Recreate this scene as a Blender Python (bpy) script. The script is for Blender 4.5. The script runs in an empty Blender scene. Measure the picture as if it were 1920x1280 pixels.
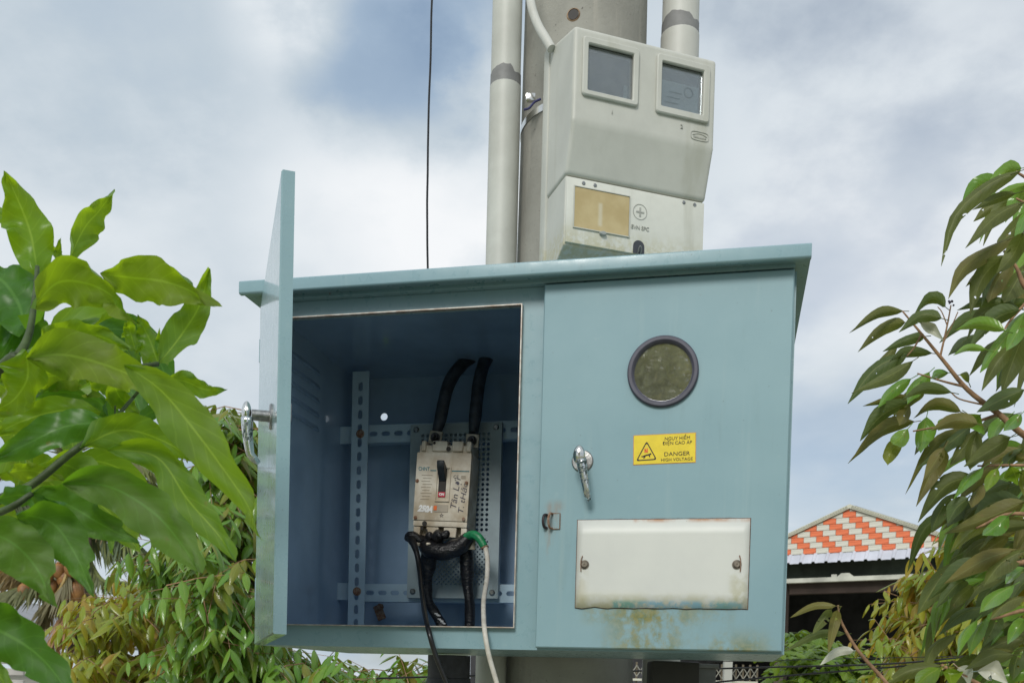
import bpy, bmesh, math, random
from mathutils import Vector, Matrix, noise as mnoise
random.seed(7)
scene = bpy.context.scene
COL = scene.collection
PI = math.pi

# ------------------------------------------------------------------ camera
CAMH = 1.65
F_PX, ROLL, PITCH, PY = 1860.2, .0256, -.0297, 1333.4
camd = bpy.data.cameras.new('camera')
cam = bpy.data.objects.new('camera', camd); COL.objects.link(cam)
cam.matrix_world = Matrix.Translation((0, 0, CAMH)) @ Matrix.Rotation(PI/2 + PITCH, 4, 'X') @ Matrix.Rotation(ROLL, 4, 'Z')
camd.sensor_width = 36; camd.lens = 36*F_PX/1920
camd.shift_y = (PY-640)/1920
camd.dof.use_dof = True; camd.dof.focus_distance = 2.25; camd.dof.aperture_fstop = 13
camd.clip_start = .05; camd.clip_end = 2000
scene.camera = cam

def at(x, y, D):
    """world point at depth D (metres along +Y) seen at photo pixel x, y of 1920 x 1280"""
    u = (x-960)/F_PX; v = (PY-y)/F_PX
    c, s = math.cos(ROLL), math.sin(ROLL)
    a = u*c-v*s; b = v*c+u*s
    c, s = math.cos(PITCH), math.sin(PITCH)
    Y = c-b*s; Z = s+b*c
    return Vector((a/Y*D, D, Z/Y*D+CAMH))

# ------------------------------------------------------------------ sky, sun, exposure
SUN_DIR = Vector((-.24, -.78, .58)).normalized()
el = math.asin(SUN_DIR.z); az = math.atan2(SUN_DIR.x, SUN_DIR.y)
w = bpy.data.worlds.new('World'); scene.world = w; w.use_nodes = True
nt = w.node_tree; nt.nodes.clear()
def N(t, tree=None, **kw):
    n = (tree or nt).nodes.new(t)
    for k, v in kw.items(): setattr(n, k, v)
    return n
def build_world():
    L = nt.links.new
    out = N('ShaderNodeOutputWorld'); bg = N('ShaderNodeBackground'); bg.inputs['Strength'].default_value = .1
    sky = N('ShaderNodeTexSky'); sky.sky_type = 'NISHITA'; sky.sun_disc = False
    sky.sun_elevation = el; sky.sun_rotation = az; sky.air_density = 1.0; sky.dust_density = 1.5; sky.ozone_density = 1.5
    tc = N('ShaderNodeTexCoord'); sp = N('ShaderNodeSeparateXYZ'); L(tc.outputs['Generated'], sp.inputs[0])
    def M(op, a, b=None, c=None):
        n = N('ShaderNodeMath'); n.operation = op
        for i, v in enumerate((a, b, c)):
            if v is None: continue
            if isinstance(v, (int, float)): n.inputs[i].default_value = v
            else: L(v, n.inputs[i])
        return n.outputs[0]
    zz = M('ADD', M('ABSOLUTE', sp.outputs[2]), .30)
    cx = M('DIVIDE', sp.outputs[0], zz); cy = M('DIVIDE', sp.outputs[1], zz)
    cb = N('ShaderNodeCombineXYZ'); L(cx, cb.inputs[0]); L(cy, cb.inputs[1]); cb.inputs[2].default_value = 3.3
    n1 = N('ShaderNodeTexNoise'); n1.inputs['Scale'].default_value = 1.1; n1.inputs['Detail'].default_value = 9; n1.inputs['Roughness'].default_value = .5
    n1.inputs['Distortion'].default_value = .35
    L(cb.outputs[0], n1.inputs['Vector'])
    n2 = N('ShaderNodeTexNoise'); n2.inputs['Scale'].default_value = 3.4; n2.inputs['Detail'].default_value = 10; n2.inputs['Roughness'].default_value = .56
    L(cb.outputs[0], n2.inputs['Vector'])
    base = M('ADD', M('MULTIPLY', M('SUBTRACT', n1.outputs['Fac'], .5), .9), .60)
    base = M('ADD', base, M('MULTIPLY', M('SUBTRACT', n2.outputs['Fac'], .5), .35))
    # single large clouds standing in the sky: (direction, size, weight)
    def blob(px, py, half, wgt):
        d = (at(px, py, 1)-Vector((0, 0, CAMH))).normalized()
        dp = N('ShaderNodeVectorMath'); dp.operation = 'DISTANCE'; L(tc.outputs['Generated'], dp.inputs[0]); dp.inputs[1].default_value = d
        jit = M('MULTIPLY', M('SUBTRACT', n2.outputs['Fac'], .5), half*2.3)
        mr = N('ShaderNodeMapRange'); mr.interpolation_type = 'SMOOTHSTEP'
        L(M('ADD', dp.outputs['Value'], jit), mr.inputs['Value'])
        mr.inputs['From Min'].default_value = half*.25; mr.inputs['From Max'].default_value = half
        mr.inputs['To Min'].default_value = wgt; mr.inputs['To Max'].default_value = 0
        return mr.outputs['Result']
    for b in ((740, 110, .13, -.36), (870, 20, .10, -.24), (640, 190, .08, -.13), (800, 190, .07, -.10), (690, 400, .16, .22), (850, 330, .13, .16),
              (440, 150, .16, -.08), (200, 60, .16, -.08), (560, 25, .07, .22), (330, 400, .2, -.02), (1640, 260, .36, .13), (1600, 880, .10, -.10)):
        base = M('ADD', base, blob(*b))
    rp = N('ShaderNodeValToRGB'); L(base, rp.inputs[0])
    cr = rp.color_ramp
    # cloud radiance (divided by the background strength below)
    stops = ((.05, (.26, .36, .50)), (.30, (.345, .45, .58)), (.52, (.52, .60, .67)), (.72, (.71, .765, .81)), (.92, (.89, .91, .93)))
    while len(cr.elements) < len(stops): cr.elements.new(.5)
    for e_, (p_, c_) in zip(cr.elements, stops): e_.position = p_; e_.color = (*c_, 1)
    sc_ = N('ShaderNodeVectorMath'); sc_.operation = 'SCALE'; L(rp.outputs['Color'], sc_.inputs[0]); sc_.inputs['Scale'].default_value = 10.0
    # thin cover where blue shows through
    n3 = N('ShaderNodeTexNoise'); n3.inputs['Scale'].default_value = 1.4; n3.inputs['Detail'].default_value = 6
    mp = N('ShaderNodeVectorMath'); mp.operation = 'ADD'; L(cb.outputs[0], mp.inputs[0]); mp.inputs[1].default_value = (4.1, 2.7, 0); L(mp.outputs[0], n3.inputs['Vector'])
    g = M('ADD', n3.outputs['Fac'], blob(1620, 700, .34, .16))
    mr = N('ShaderNodeMapRange'); mr.interpolation_type = 'SMOOTHSTEP'; L(g, mr.inputs['Value'])
    mr.inputs['From Min'].default_value = .5; mr.inputs['From Max'].default_value = .75; mr.inputs['To Min'].default_value = 0; mr.inputs['To Max'].default_value = .5
    mix = N('ShaderNodeMix'); mix.data_type = 'RGBA'
    L(mr.outputs['Result'], mix.inputs[0]); L(sc_.outputs[0], mix.inputs[6]); L(sky.outputs[0], mix.inputs[7])
    L(mix.outputs[2], bg.inputs['Color']); L(bg.outputs[0], out.inputs[0])
build_world()
sund = bpy.data.lights.new('sun', 'SUN'); sund.energy = 2.0; sund.angle = math.radians(18); sund.color = (1, .97, .92)
sun = bpy.data.objects.new('sun', sund); COL.objects.link(sun)
sun.rotation_euler = SUN_DIR.to_track_quat('Z', 'Y').to_euler(); sun.location = (0, 0, 30)
vs = scene.view_settings
vs.view_transform = 'Standard'; vs.look = 'None'; vs.gamma = 1; vs.use_curve_mapping = False; vs.exposure = .05
scene.cycles.max_bounces = 8; scene.cycles.transparent_max_bounces = 12

# ------------------------------------------------------------------ materials
class Mat:
    def __init__(s, name):
        s.m = bpy.data.materials.new(name); s.m.use_nodes = True; s.t = s.m.node_tree
        s.b = s.t.nodes['Principled BSDF']; s.out = s.t.nodes['Material Output']
        s.tc = s.t.nodes.new('ShaderNodeTexCoord')
    def n(s, t, **kw):
        n = s.t.nodes.new(t)
        for k, v in kw.items(): setattr(n, k, v)
        return n
    def l(s, a, b): s.t.links.new(a, b)
    def val(s, sock, v):
        if isinstance(v, (int, float)): sock.default_value = v
        elif isinstance(v, tuple): sock.default_value = (*v, 1) if len(v) == 3 and len(sock.default_value) == 4 else v
        else: s.l(v, sock)
    def math(s, op, a, b=0, c=0, clamp=False):
        n = s.n('ShaderNodeMath', operation=op, use_clamp=clamp)
        for i, v in enumerate((a, b, c)): s.val(n.inputs[i], v)
        return n.outputs[0]
    def noise(s, scale, detail=5, rough=.55, stretch=(1, 1, 1), coord='Object', dist=0, off=(0, 0, 0)):
        mp = s.n('ShaderNodeMapping'); s.l(s.tc.outputs[coord], mp.inputs[0]); mp.inputs['Scale'].default_value = stretch; mp.inputs['Location'].default_value = off
        n = s.n('ShaderNodeTexNoise'); s.l(mp.outputs[0], n.inputs['Vector'])
        n.inputs['Scale'].default_value = scale; n.inputs['Detail'].default_value = detail; n.inputs['Roughness'].default_value = rough; n.inputs['Distortion'].default_value = dist
        return n.outputs['Fac']
    def ramp(s, v, a, b, lo=0., hi=1., smooth=True):
        n = s.n('ShaderNodeMapRange', interpolation_type='SMOOTHSTEP' if smooth else 'LINEAR')
        s.val(n.inputs['Value'], v); n.inputs['From Min'].default_value = a; n.inputs['From Max'].default_value = b
        n.inputs['To Min'].default_value = lo; n.inputs['To Max'].default_value = hi
        return n.outputs['Result']
    def mix(s, f, a, b):
        n = s.n('ShaderNodeMix', data_type='RGBA'); s.val(n.inputs[0], f); s.val(n.inputs[6], a); s.val(n.inputs[7], b)
        return n.outputs[2]
    def xyz(s, coord='Object'):
        n = s.n('ShaderNodeSeparateXYZ'); s.l(s.tc.outputs[coord], n.inputs[0]); return n.outputs
    def color(s, v): s.val(s.b.inputs['Base Color'], v)
    def rough(s, v): s.val(s.b.inputs['Roughness'], v)
    def bump(s, h, strength=.3, dist=.002):
        n = s.n('ShaderNodeBump'); n.inputs['Strength'].default_value = strength; n.inputs['Distance'].default_value = dist
        s.l(h, n.inputs['Height']); s.l(n.outputs[0], s.b.inputs['Normal'])
    def box(s, x0, x1, z0, z1, soft=.01):
        """soft mask of a rectangle in object x, z"""
        o = s.xyz()
        a = s.math('MULTIPLY', s.ramp(o[0], x0-soft, x0+soft), s.ramp(o[0], x1-soft, x1+soft, 1, 0))
        b = s.math('MULTIPLY', s.ramp(o[2], z0-soft, z0+soft), s.ramp(o[2], z1-soft, z1+soft, 1, 0))
        return s.math('MULTIPLY', a, b)

def simple(name, c, rough=.5, metal=0., var=.15, scale=20, bump=0., bscale=None, c2=None, stretch=(1, 1, 1)):
    m = Mat(name)
    f = m.noise(scale, stretch=stretch)
    c2 = c2 or tuple(x*(1-var*2) for x in c)
    m.color(m.mix(m.ramp(f, .3, .7), c, c2)); m.rough(rough); m.b.inputs['Metallic'].default_value = metal
    if bump: m.bump(m.noise(bscale or scale*4), bump)
    return m.m

PAINT = (.25, .385, .42)
def paint(name, door=False, chips=True, rough=.30):
    m = Mat(name)
    f = m.noise(3, 6, .6); g = m.noise(40, 4, .6)
    c = m.mix(m.ramp(f, .3, .7), PAINT, (.215, .345, .385))
    c = m.mix(m.ramp(g, .62, .8, 0, .25), c, (.34, .46, .46))
    r = m.ramp(g, .3, .7, rough-.05, rough+.1)
    # pale rain streaks
    st = m.noise(9, 5, .6, stretch=(3.5, 3.5, .18))
    c = m.mix(m.ramp(st, .56, .80, 0, .30), c, (.36, .47, .46))
    speck = m.math('MULTIPLY', m.ramp(m.noise(150, 2, .5), .70, .76), m.ramp(m.noise(6, 4, .6), .42, .6))
    c = m.mix(m.math('MULTIPLY', speck, .55), c, (.12, .14, .12))
    scr = m.math('MULTIPLY', m.ramp(m.noise(60, 2, .5, stretch=(.05, 1, 2.6), dist=.4), .70, .74), m.ramp(m.noise(2.2, 2, .5, off=(3, 1, 2)), .52, .62))
    c = m.mix(m.math('MULTIPLY', scr, .35), c, (.42, .52, .52))
    grime = m.math('MULTIPLY', m.ramp(m.noise(22, 6, .65, stretch=(1, 1, .12), off=(5, 2, 0)), .52, .72), m.ramp(m.noise(2.5, 3, .6, off=(1, 7, 3)), .4, .65))
    c = m.mix(m.math('MULTIPLY', grime, .30), c, (.13, .19, .17))
    if chips:
        ch = m.math('MULTIPLY', m.ramp(m.noise(26, 3, .5), .73, .76), m.ramp(m.noise(3.1, 2, .5), .5, .62))
        c = m.mix(m.math('MULTIPLY', ch, .8), c, (.22, .085, .04))
    if door:
        o = m.xyz()
        # algae below the info plate and in the lower corner, running down
        run = m.noise(20, 6, .65, stretch=(1, 1, .65)); fine = m.noise(70, 5, .7)
        a1 = m.box(.165, .30, -.05, .080, .055); a2 = m.box(.345, .47, -.05, .025, .035); a3 = m.box(.10, .40, .055, .095, .015)
        msk = m.math('ADD', m.math('ADD', a1, a2), m.math('MULTIPLY', a3, .5))
        v = m.math('MULTIPLY', msk, m.ramp(m.math('ADD', m.math('MULTIPLY', run, .7), m.math('MULTIPLY', fine, .3)), .40, .56))
        c = m.mix(m.math('MULTIPLY', v, .8), c, m.mix(m.ramp(fine, .35, .65), (.13, .15, .03), (.27, .24, .08)))
        # rust bleeding under the hasp
        rs = m.math('MULTIPLY', m.box(.015, .052, .185, .30, .012), m.ramp(m.noise(28, 5, .6, stretch=(1, 1, .3)), .45, .7))
        c = m.mix(m.math('MULTIPLY', rs, .6), c, (.30, .16, .07))
        rr = m.math('MULTIPLY', m.box(.15, .40, .255, .2655, .0028), m.ramp(m.noise(34, 5, .7), .42, .58))
        c = m.mix(m.math('MULTIPLY', rr, .8), c, (.13, .07, .045))
        r = m.ramp(v, 0, 1, rough, .8)
    m.color(c); m.val(m.b.inputs['Roughness'], r)
    m.bump(m.math('ADD', m.noise(4, 2, .4), m.math('MULTIPLY', m.noise(260, 2, .5), .012)), .30, .012); m.b.inputs['Coat Weight'].default_value = .6 if rough < .3 else .04; m.b.inputs['Coat Roughness'].default_value = .06
    return m.m
M_PAINT = paint('cabinet_paint'); M_DOOR = paint('door_paint', door=True, rough=.44); M_DOOR.node_tree.nodes['Principled BSDF'].inputs['Specular IOR Level'].default_value = .3; M_ODOOR = paint('open_door_paint', rough=.28)
M_INSIDE = simple('cabinet_inside_skylit', (.29, .43, .60), .25, 0, .10, 5); M_INSIDE.node_tree.nodes['Principled BSDF'].inputs['Coat Weight'].default_value = .5  # cabinet paint again, with the bluish skylight inside put into the colour
M_IN = simple('rail_paint', (.42, .57, .68), .35, 0, .08, 8)
M_PLATEGREY = simple('mounting_plate_paint', (.30, .38, .41), .38, 0, .12, 12)
M_LIP = simple('lit_lip', (.55, .53, .48), .4, .3, .2, 60, c2=(.36, .28, .22))  # doorway lip: the light its edge catches is painted in as a pale tone
M_RUBBER = simple('black_rubber', (.035, .036, .05), .5, 0, .2, 60)
M_GASK = simple('window_gasket', (.075, .075, .105), .5, 0, .15, 40)
M_BLACK = simple('black_cable', (.012, .012, .013), .32, 0, .2, 60, .2)
M_WHITEC = simple('white_cable', (.68, .66, .60), .42, 0, .1, 40, c2=(.5, .47, .4))
M_GREEN = simple('green_sleeve', (.02, .26, .10), .42, 0, .2, 90, .3)
M_TERM = simple('terminal_plate', (.42, .38, .30), .4, .5, .25, 60)
M_STEEL = simple('steel', (.45, .45, .44), .35, 1, .25, 90, .15)
M_DSTEEL = simple('dark_steel', (.07, .07, .075), .38, .7, .3, 90)
M_CHROME = simple('chrome', (.78, .77, .74), .16, 1, .1, 70)
M_RUST = simple('rust', (.20, .085, .04), .8, .2, .35, 120, .5, c2=(.34, .26, .20))
M_INK = simple('black_ink', (.018, .014, .01), .6, 0, .1, 40)
M_ORANGE = simple('orange_print', (.85, .16, .02), .5, 0, .1, 40)
M_WHITE = simple('white_marker', (.82, .82, .80), .5, 0, .08, 60)
M_RED = simple('red_marker', (.50, .012, .04), .4, 0, .1, 60)
M_TEAL = simple('teal_print', (.03, .22, .26), .5, 0, .2, 60)
M_BIND = simple('blue_binding', (.05, .05, .16), .4, 0, .2, 60)
M_HAND = simple('pen_ink', (.09, .085, .11), .6, 0, .2, 60)
def chrome_worn():
    m = Mat('worn_chrome'); g = m.noise(160, 4, .65); h = m.noise(30, 3)
    k = m.math('MULTIPLY', m.ramp(g, .46, .54), m.ramp(h, .42, .56))
    m.color(m.mix(k, (.72, .74, .74), (.03, .055, .055))); m.val(m.b.inputs['Metallic'], m.ramp(k, 0, 1, 1, .1)); m.val(m.b.inputs['Roughness'], m.ramp(k, 0, 1, .14, .6))
    m.bump(g, .3, .001); return m.m
M_CHROMEW = chrome_worn()
def tape():
    m = Mat('wrapped_tape'); g = m.noise(90, 5, .65, dist=1.5); h = m.noise(45, 4, .6, stretch=(1, 1, 3))
    m.color(m.mix(m.ramp(g, .62, .78), (.012, .012, .014), (.10, .085, .06))); m.rough(.28); m.bump(h, .8, .006); return m.m
M_TAPE = tape(); M_FEED = simple('hazed_insulation', (.040, .052, .070), .55, 0, .3, 50, .4)  # feed cables: black lifted to navy grey, haze painted into the colour
def breaker_case():
    m = Mat('breaker_case'); a = m.noise(14, 6, .6); b = m.noise(60, 4, .7)
    c = m.mix(m.ramp(a, .3, .68), (.72, .68, .58), (.44, .36, .25)); c = m.mix(m.ramp(b, .6, .8, 0, .5), c, (.16, .12, .08))
    m.color(c); m.rough(.55); m.bump(b, .15, .001); return m.m
M_CASE = breaker_case()
def concrete():
    m = Mat('concrete'); a = m.noise(5, 8, .65); st = m.noise(14, 5, .6, stretch=(1, 1, .06)); p = m.noise(120, 3, .6)
    c = m.mix(m.ramp(a, .3, .7), (.345, .34, .30), (.255, .25, .22)); c = m.mix(m.ramp(st, .58, .72, 0, .5), c, (.45, .42, .36))
    c = m.mix(m.ramp(p, .66, .74, 0, .8), c, (.10, .09, .08)); m.color(c); m.rough(.9); m.bump(p, .4, .003); return m.m
M_CONC = concrete()
def pvc(name, c1=(.54, .55, .50), c2=(.45, .455, .41), tint=None):
    m = Mat(name); a = m.noise(7, 6, .6); st = m.noise(12, 5, .6, stretch=(1, 1, .05))
    c = m.mix(m.ramp(a, .3, .7), c1, c2); c = m.mix(m.ramp(st, .55, .75, 0, .5), c, (.34, .31, .25)); m.color(c); m.rough(.5); m.bump(a, .08); return m.m
M_PVC = pvc('grey_pvc'); M_PVC2 = pvc('pale_pvc', (.57, .575, .53), (.50, .50, .455))
def metbox(name='meter_box_plastic', k=1.):
    m = Mat(name); a = m.noise(9, 7, .65); st = m.noise(16, 5, .6, stretch=(1, 1, .09)); p = m.noise(70, 4, .65); o = m.xyz()
    c = m.mix(m.ramp(a, .3, .7), (.545*k, .55*k, .495*k), (.485*k, .49*k, .44*k)); c = m.mix(m.ramp(st, .54, .72, 0, .45), c, (.39, .39, .315))
    low = m.math('MULTIPLY', m.ramp(o[2], -.50, -.42, 1, 0), m.ramp(p, .36, .6))
    c = m.mix(m.math('MULTIPLY', low, .55), c, (.40, .36, .16)); m.color(c); m.rough(.5); m.bump(p, .12, .001); return m.m
M_METER = metbox(); M_COVER = metbox('cover_plastic', 1.22); M_MOULD = simple('moulded_darker', (.45, .455, .41), .6, 0, .2, 60)  # raised lettering set darker than the housing so the relief reads
def amber():
    m = Mat('yellowed_pane'); o = m.xyz(); a = m.noise(18, 4); bar = m.box(.088, .098, -.44, -.385, .004)
    c = m.mix(m.ramp(a, .3, .7), (.52, .42, .22), (.44, .34, .16)); c = m.mix(m.math('MULTIPLY', bar, .5), c, (.62, .60, .48)); m.color(c); m.rough(.22); return m.m
M_AMBER = amber()
def glass(name, tint=(.9, .95, .95), amount=.78, dust=0., dcol=(.4, .42, .38)):
    m = Mat(name); m.t.nodes.remove(m.b)
    tr = m.n('ShaderNodeBsdfTransparent'); tr.inputs[0].default_value = (*tint, 1); gl = m.n('ShaderNodeBsdfGlossy'); gl.inputs['Roughness'].default_value = .02
    fr = m.n('ShaderNodeFresnel'); fr.inputs[0].default_value = 1.5
    ms = m.n('ShaderNodeMixShader'); m.l(m.math('ADD', fr.outputs[0], 1-amount-.04, clamp=True), ms.inputs[0]); m.l(tr.outputs[0], ms.inputs[1]); m.l(gl.outputs[0], ms.inputs[2])
    df = m.n('ShaderNodeBsdfDiffuse'); df.inputs[0].default_value = (*dcol, 1); m2 = m.n('ShaderNodeMixShader'); m.l(m.ramp(m.noise(40, 5, .65), .3, .7, dust*.7, dust*1.3), m2.inputs[0]); m.l(ms.outputs[0], m2.inputs[1]); m.l(df.outputs[0], m2.inputs[2])
    m.l(m2.outputs[0], m.out.inputs[0]); return m.m
M_GLASS = glass('meter_pane_glass', (.85, .9, .92), .86, .13, (.45, .50, .50))
M_WGLASS = glass('door_pane_glass', (.25, .28, .26), .40, .21, (.40, .42, .30))
M_DARK = simple('dark_interior', (.045, .05, .06), .6, 0, .2, 10)
M_METERDARK = simple('meter_face_dark', (.12, .125, .14), .5, 0, .15, 12)
M_DIAL = simple('meter_face_pale', (.74, .82, .83), .5, 0, .12, 14)
def plate_white():
    m = Mat('enamel_plate'); o = m.xyz(); a = m.noise(7, 5); f = m.noise(50, 6, .7); g = m.noise(22, 5, .65)
    c = m.mix(m.ramp(a, .3, .7), (.62, .635, .59), (.57, .585, .55))
    edge = m.math('MULTIPLY', m.ramp(o[2], .088, .125, 1, 0), m.ramp(g, .35, .6))
    c = m.mix(m.math('MULTIPLY', edge, .55), c, (.38, .36, .14))
    lo = m.math('MULTIPLY', m.box(.16, .42, .080, .098, .005), m.ramp(m.math('ADD', m.math('MULTIPLY', f, .6), m.math('MULTIPLY', g, .4)), .42, .54))
    c = m.mix(m.math('MULTIPLY', lo, .75), c, m.mix(m.ramp(a, .4, .6), (.10, .34, .30), (.16, .42, .60)))
    top = m.math('MULTIPLY', m.box(.20, .44, .259, .275, .005), m.ramp(g, .36, .62))
    c = m.mix(m.math('MULTIPLY', top, .8), c, (.42, .17, .05))
    sideR = m.math('MULTIPLY', m.box(.395, .43, .09, .165, .012), m.ramp(g, .4, .6)); c = m.mix(m.math('MULTIPLY', sideR, .45), c, (.34, .32, .14))
    sideL = m.math('MULTIPLY', m.box(.082, .105, .09, .165, .010), m.ramp(g, .4, .6)); c = m.mix(m.math('MULTIPLY', sideL, .35), c, (.40, .36, .2))
    sp = m.ramp(m.noise(90, 2), .76, .78); c = m.mix(m.math('MULTIPLY', sp, .4), c, (.25, .22, .16))
    m.color(c); m.rough(.45); m.bump(g, .1, .002); return m.m
M_PLATEW = plate_white()
M_YEL = simple('sticker_yellow', (.78, .60, .01), .42, 0, .06, 40)
M_EDGE = simple('plate_edge_rust', (.16, .09, .06), .8, 0, .3, 90)
M_STKEDGE = simple('sticker_border', (.70, .30, .05), .5, 0, .15, 60)

def leaf_mat(name, top_a, top_b, under, trans, rough=.3, rib=(.30, .36, .10), tw=.3, veins=9, age=None, holes=0):
    m = Mat(name); m.t.nodes.remove(m.b)
    at_ = m.n('ShaderNodeAttribute', attribute_name='rnd'); oi = m.n('ShaderNodeObjectInfo')
    r = m.math('FRACT', m.math('ADD', at_.outputs['Fac'], oi.outputs['Random']))
    uv = m.n('ShaderNodeUVMap'); s = m.n('ShaderNodeSeparateXYZ'); m.l(uv.outputs[0], s.inputs[0])
    d = m.math('ABSOLUTE', m.math('SUBTRACT', s.outputs[0], .5))
    mid = m.ramp(d, .012, .035, 1, 0)
    ph = m.math('SINE', m.math('MULTIPLY', m.math('SUBTRACT', m.math('MULTIPLY', s.outputs[1], 1.), m.math('MULTIPLY', d, .38)), veins*6.283))
    vein = m.ramp(ph, .93, 1, 0, .42)
    blot = m.noise(20, 4, coord='Object')
    top = m.mix(r, top_a, top_b); top = m.mix(m.ramp(blot, .4, .75, 0, .45), top, tuple(x*.6 for x in top_a))
    if age: top = m.mix(m.ramp(r, .80, .97, 0, .8), top, age)
    und = m.mix(m.ramp(blot, .3, .7), under, tuple(x*.65 for x in under)); und = m.mix(m.ramp(r, .45, .75, 0, .8), und, (under[0]*.45, under[1]*.68, under[2]*.9)); und = m.mix(m.ramp(r, .12, .30, .55, 0), und, (under[0]*1.7, under[1]*1.0, under[2]*1.2))
    geo = m.n('ShaderNodeNewGeometry')
    col = m.mix(geo.outputs['Backfacing'], top, und)
    spot = m.math('MULTIPLY', m.ramp(m.noise(75, 3, .6), .66, .72), m.ramp(m.noise(9, 2), .45, .6))
    col = m.mix(m.math('MULTIPLY', spot, .7), col, (.16, .10, .03))
    v = m.math('MAXIMUM', mid, vein)
    col = m.mix(m.math('MULTIPLY', v, .6), col, rib)
    p = m.n('ShaderNodeBsdfPrincipled'); m.l(col, p.inputs['Base Color'])
    m.val(p.inputs['Roughness'], m.ramp(geo.outputs['Backfacing'], 0, 1, rough, .6))
    t = m.n('ShaderNodeBsdfTranslucent'); m.val(t.inputs[0], m.mix(m.math('MULTIPLY', v, .5), trans, tuple(x*1.4 for x in trans)))
    bm_ = m.n('ShaderNodeBump'); bm_.inputs['Strength'].default_value = .07; bm_.inputs['Distance'].default_value = .002; m.l(ph, bm_.inputs['Height']); m.l(bm_.outputs[0], p.inputs['Normal'])
    ms = m.n('ShaderNodeMixShader'); ms.inputs[0].default_value = tw
    m.l(p.outputs[0], ms.inputs[1]); m.l(t.outputs[0], ms.inputs[2])
    last = ms.outputs[0]
    if holes:
        h = m.math('MULTIPLY', m.ramp(m.noise(85, 1, .4), .735, .74), m.ramp(m.noise(13, 1), .56, .565)); tp = m.n('ShaderNodeBsdfTransparent'); m2 = m.n('ShaderNodeMixShader')
        m.l(h, m2.inputs[0]); m.l(last, m2.inputs[1]); m.l(tp.outputs[0], m2.inputs[2]); last = m2.outputs[0]
    m.l(last, m.out.inputs[0]); return m.m
M_BIG = leaf_mat('broad_leaf', (.085, .20, .012), (.13, .26, .014), (.13, .24, .03), (.44, .66, .012), .36, (.34, .46, .08), .52, 9)
M_BIGD = leaf_mat('broad_leaf_dark', (.030, .12, .014), (.055, .165, .016), (.07, .17, .025), (.24, .52, .015), .40, (.12, .26, .06), .42, 9)  # darker green, less translucent version of the broad leaf
M_DUR = leaf_mat('durian_leaf', (.035, .10, .022), (.055, .14, .025), (.115, .135, .028), (.26, .33, .03), .22, (.22, .24, .08), .28, 10, None, 1)
M_GOLD = leaf_mat('durian_leaf_golden', (.17, .29, .025), (.32, .31, .03), (.40, .29, .05), (.60, .52, .04), .27, (.36, .32, .08), .32, 10, (.34, .20, .04))
M_MID = leaf_mat('durian_leaf_green', (.10, .25, .035), (.18, .32, .04), (.22, .21, .05), (.40, .52, .05), .22, (.26, .32, .08), .26, 10, (.20, .17, .03))
M_BUSH = leaf_mat('bush_leaf', (.09, .20, .015), (.20, .30, .02), (.13, .2, .03), (.32, .46, .03), .3, (.3, .36, .08), .35, 6)
M_PALE = leaf_mat('pale_leaf', (.50, .52, .40), (.62, .62, .52), (.42, .42, .3), (.4, .4, .2), .25, (.5, .5, .3), .2, 8)
M_HEDGE = leaf_mat('hedge_leaf', (.20, .22, .07), (.34, .31, .09), (.24, .24, .09), (.52, .50, .16), .3, (.4, .4, .2), .4, 6)
M_TWIG = simple('twig_bark', (.36, .21, .11), .75, 0, .25, 60, .3)
M_GTWIG = simple('green_stem', (.06, .10, .025), .6, 0, .25, 40, .3)
M_BARK = simple('bark', (.15, .115, .085), .9, 0, .3, 14, .6)
M_PALMG = leaf_mat('palm_frond_green', (.17, .21, .07), (.22, .25, .09), (.19, .20, .09), (.30, .32, .08), .4, (.2, .2, .1), .2, 0)
M_PALMD = leaf_mat('palm_frond_dry', (.42, .28, .10), (.50, .36, .13), (.36, .25, .11), (.40, .25, .06), .6, (.5, .4, .2), .25, 0)
M_PALMB = leaf_mat('palm_frond_brown', (.26, .15, .085), (.32, .20, .12), (.24, .15, .09), (.28, .14, .06), .7, (.36, .25, .15), .2, 0)
M_COCO = simple('coconut_husk', (.34, .16, .05), .55, 0, .25, 8)

# ------------------------------------------------------------------ helpers
def link(name, me, mats, parent=None, loc=None):
    o = bpy.data.objects.new(name, me); COL.objects.link(o)
    for m in (mats if isinstance(mats, (list, tuple)) else [mats]):
        if m and m.name not in [x.name for x in me.materials if x]: me.materials.append(m)
    if parent: o.parent = parent
    if loc is not None: o.location = loc
    return o
def obj(name, bm, mats, parent=None, smooth=False, loc=None):
    me = bpy.data.meshes.new(name); bm.normal_update(); bm.to_mesh(me); bm.free()
    if smooth:
        for p in me.polygons: p.use_smooth = True
        if smooth != 'all': me.set_sharp_from_angle(angle=math.radians(38))
    return link(name, me, mats, parent, loc)
def tag(o, label, cat, group=None):
    o['label'] = label; o['category'] = cat
    if group: o['group'] = group
    return o
def thing(name, label, cat, loc=(0, 0, 0), rot=(0, 0, 0), group=None, mat=None):
    o = bpy.data.objects.new(name, None); COL.objects.link(o); o.empty_display_size = .1
    if mat is not None: o.matrix_world = mat
    else: o.location = loc; o.rotation_euler = rot
    return tag(o, label, cat, group)
def NB(): return bmesh.new()
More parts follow.
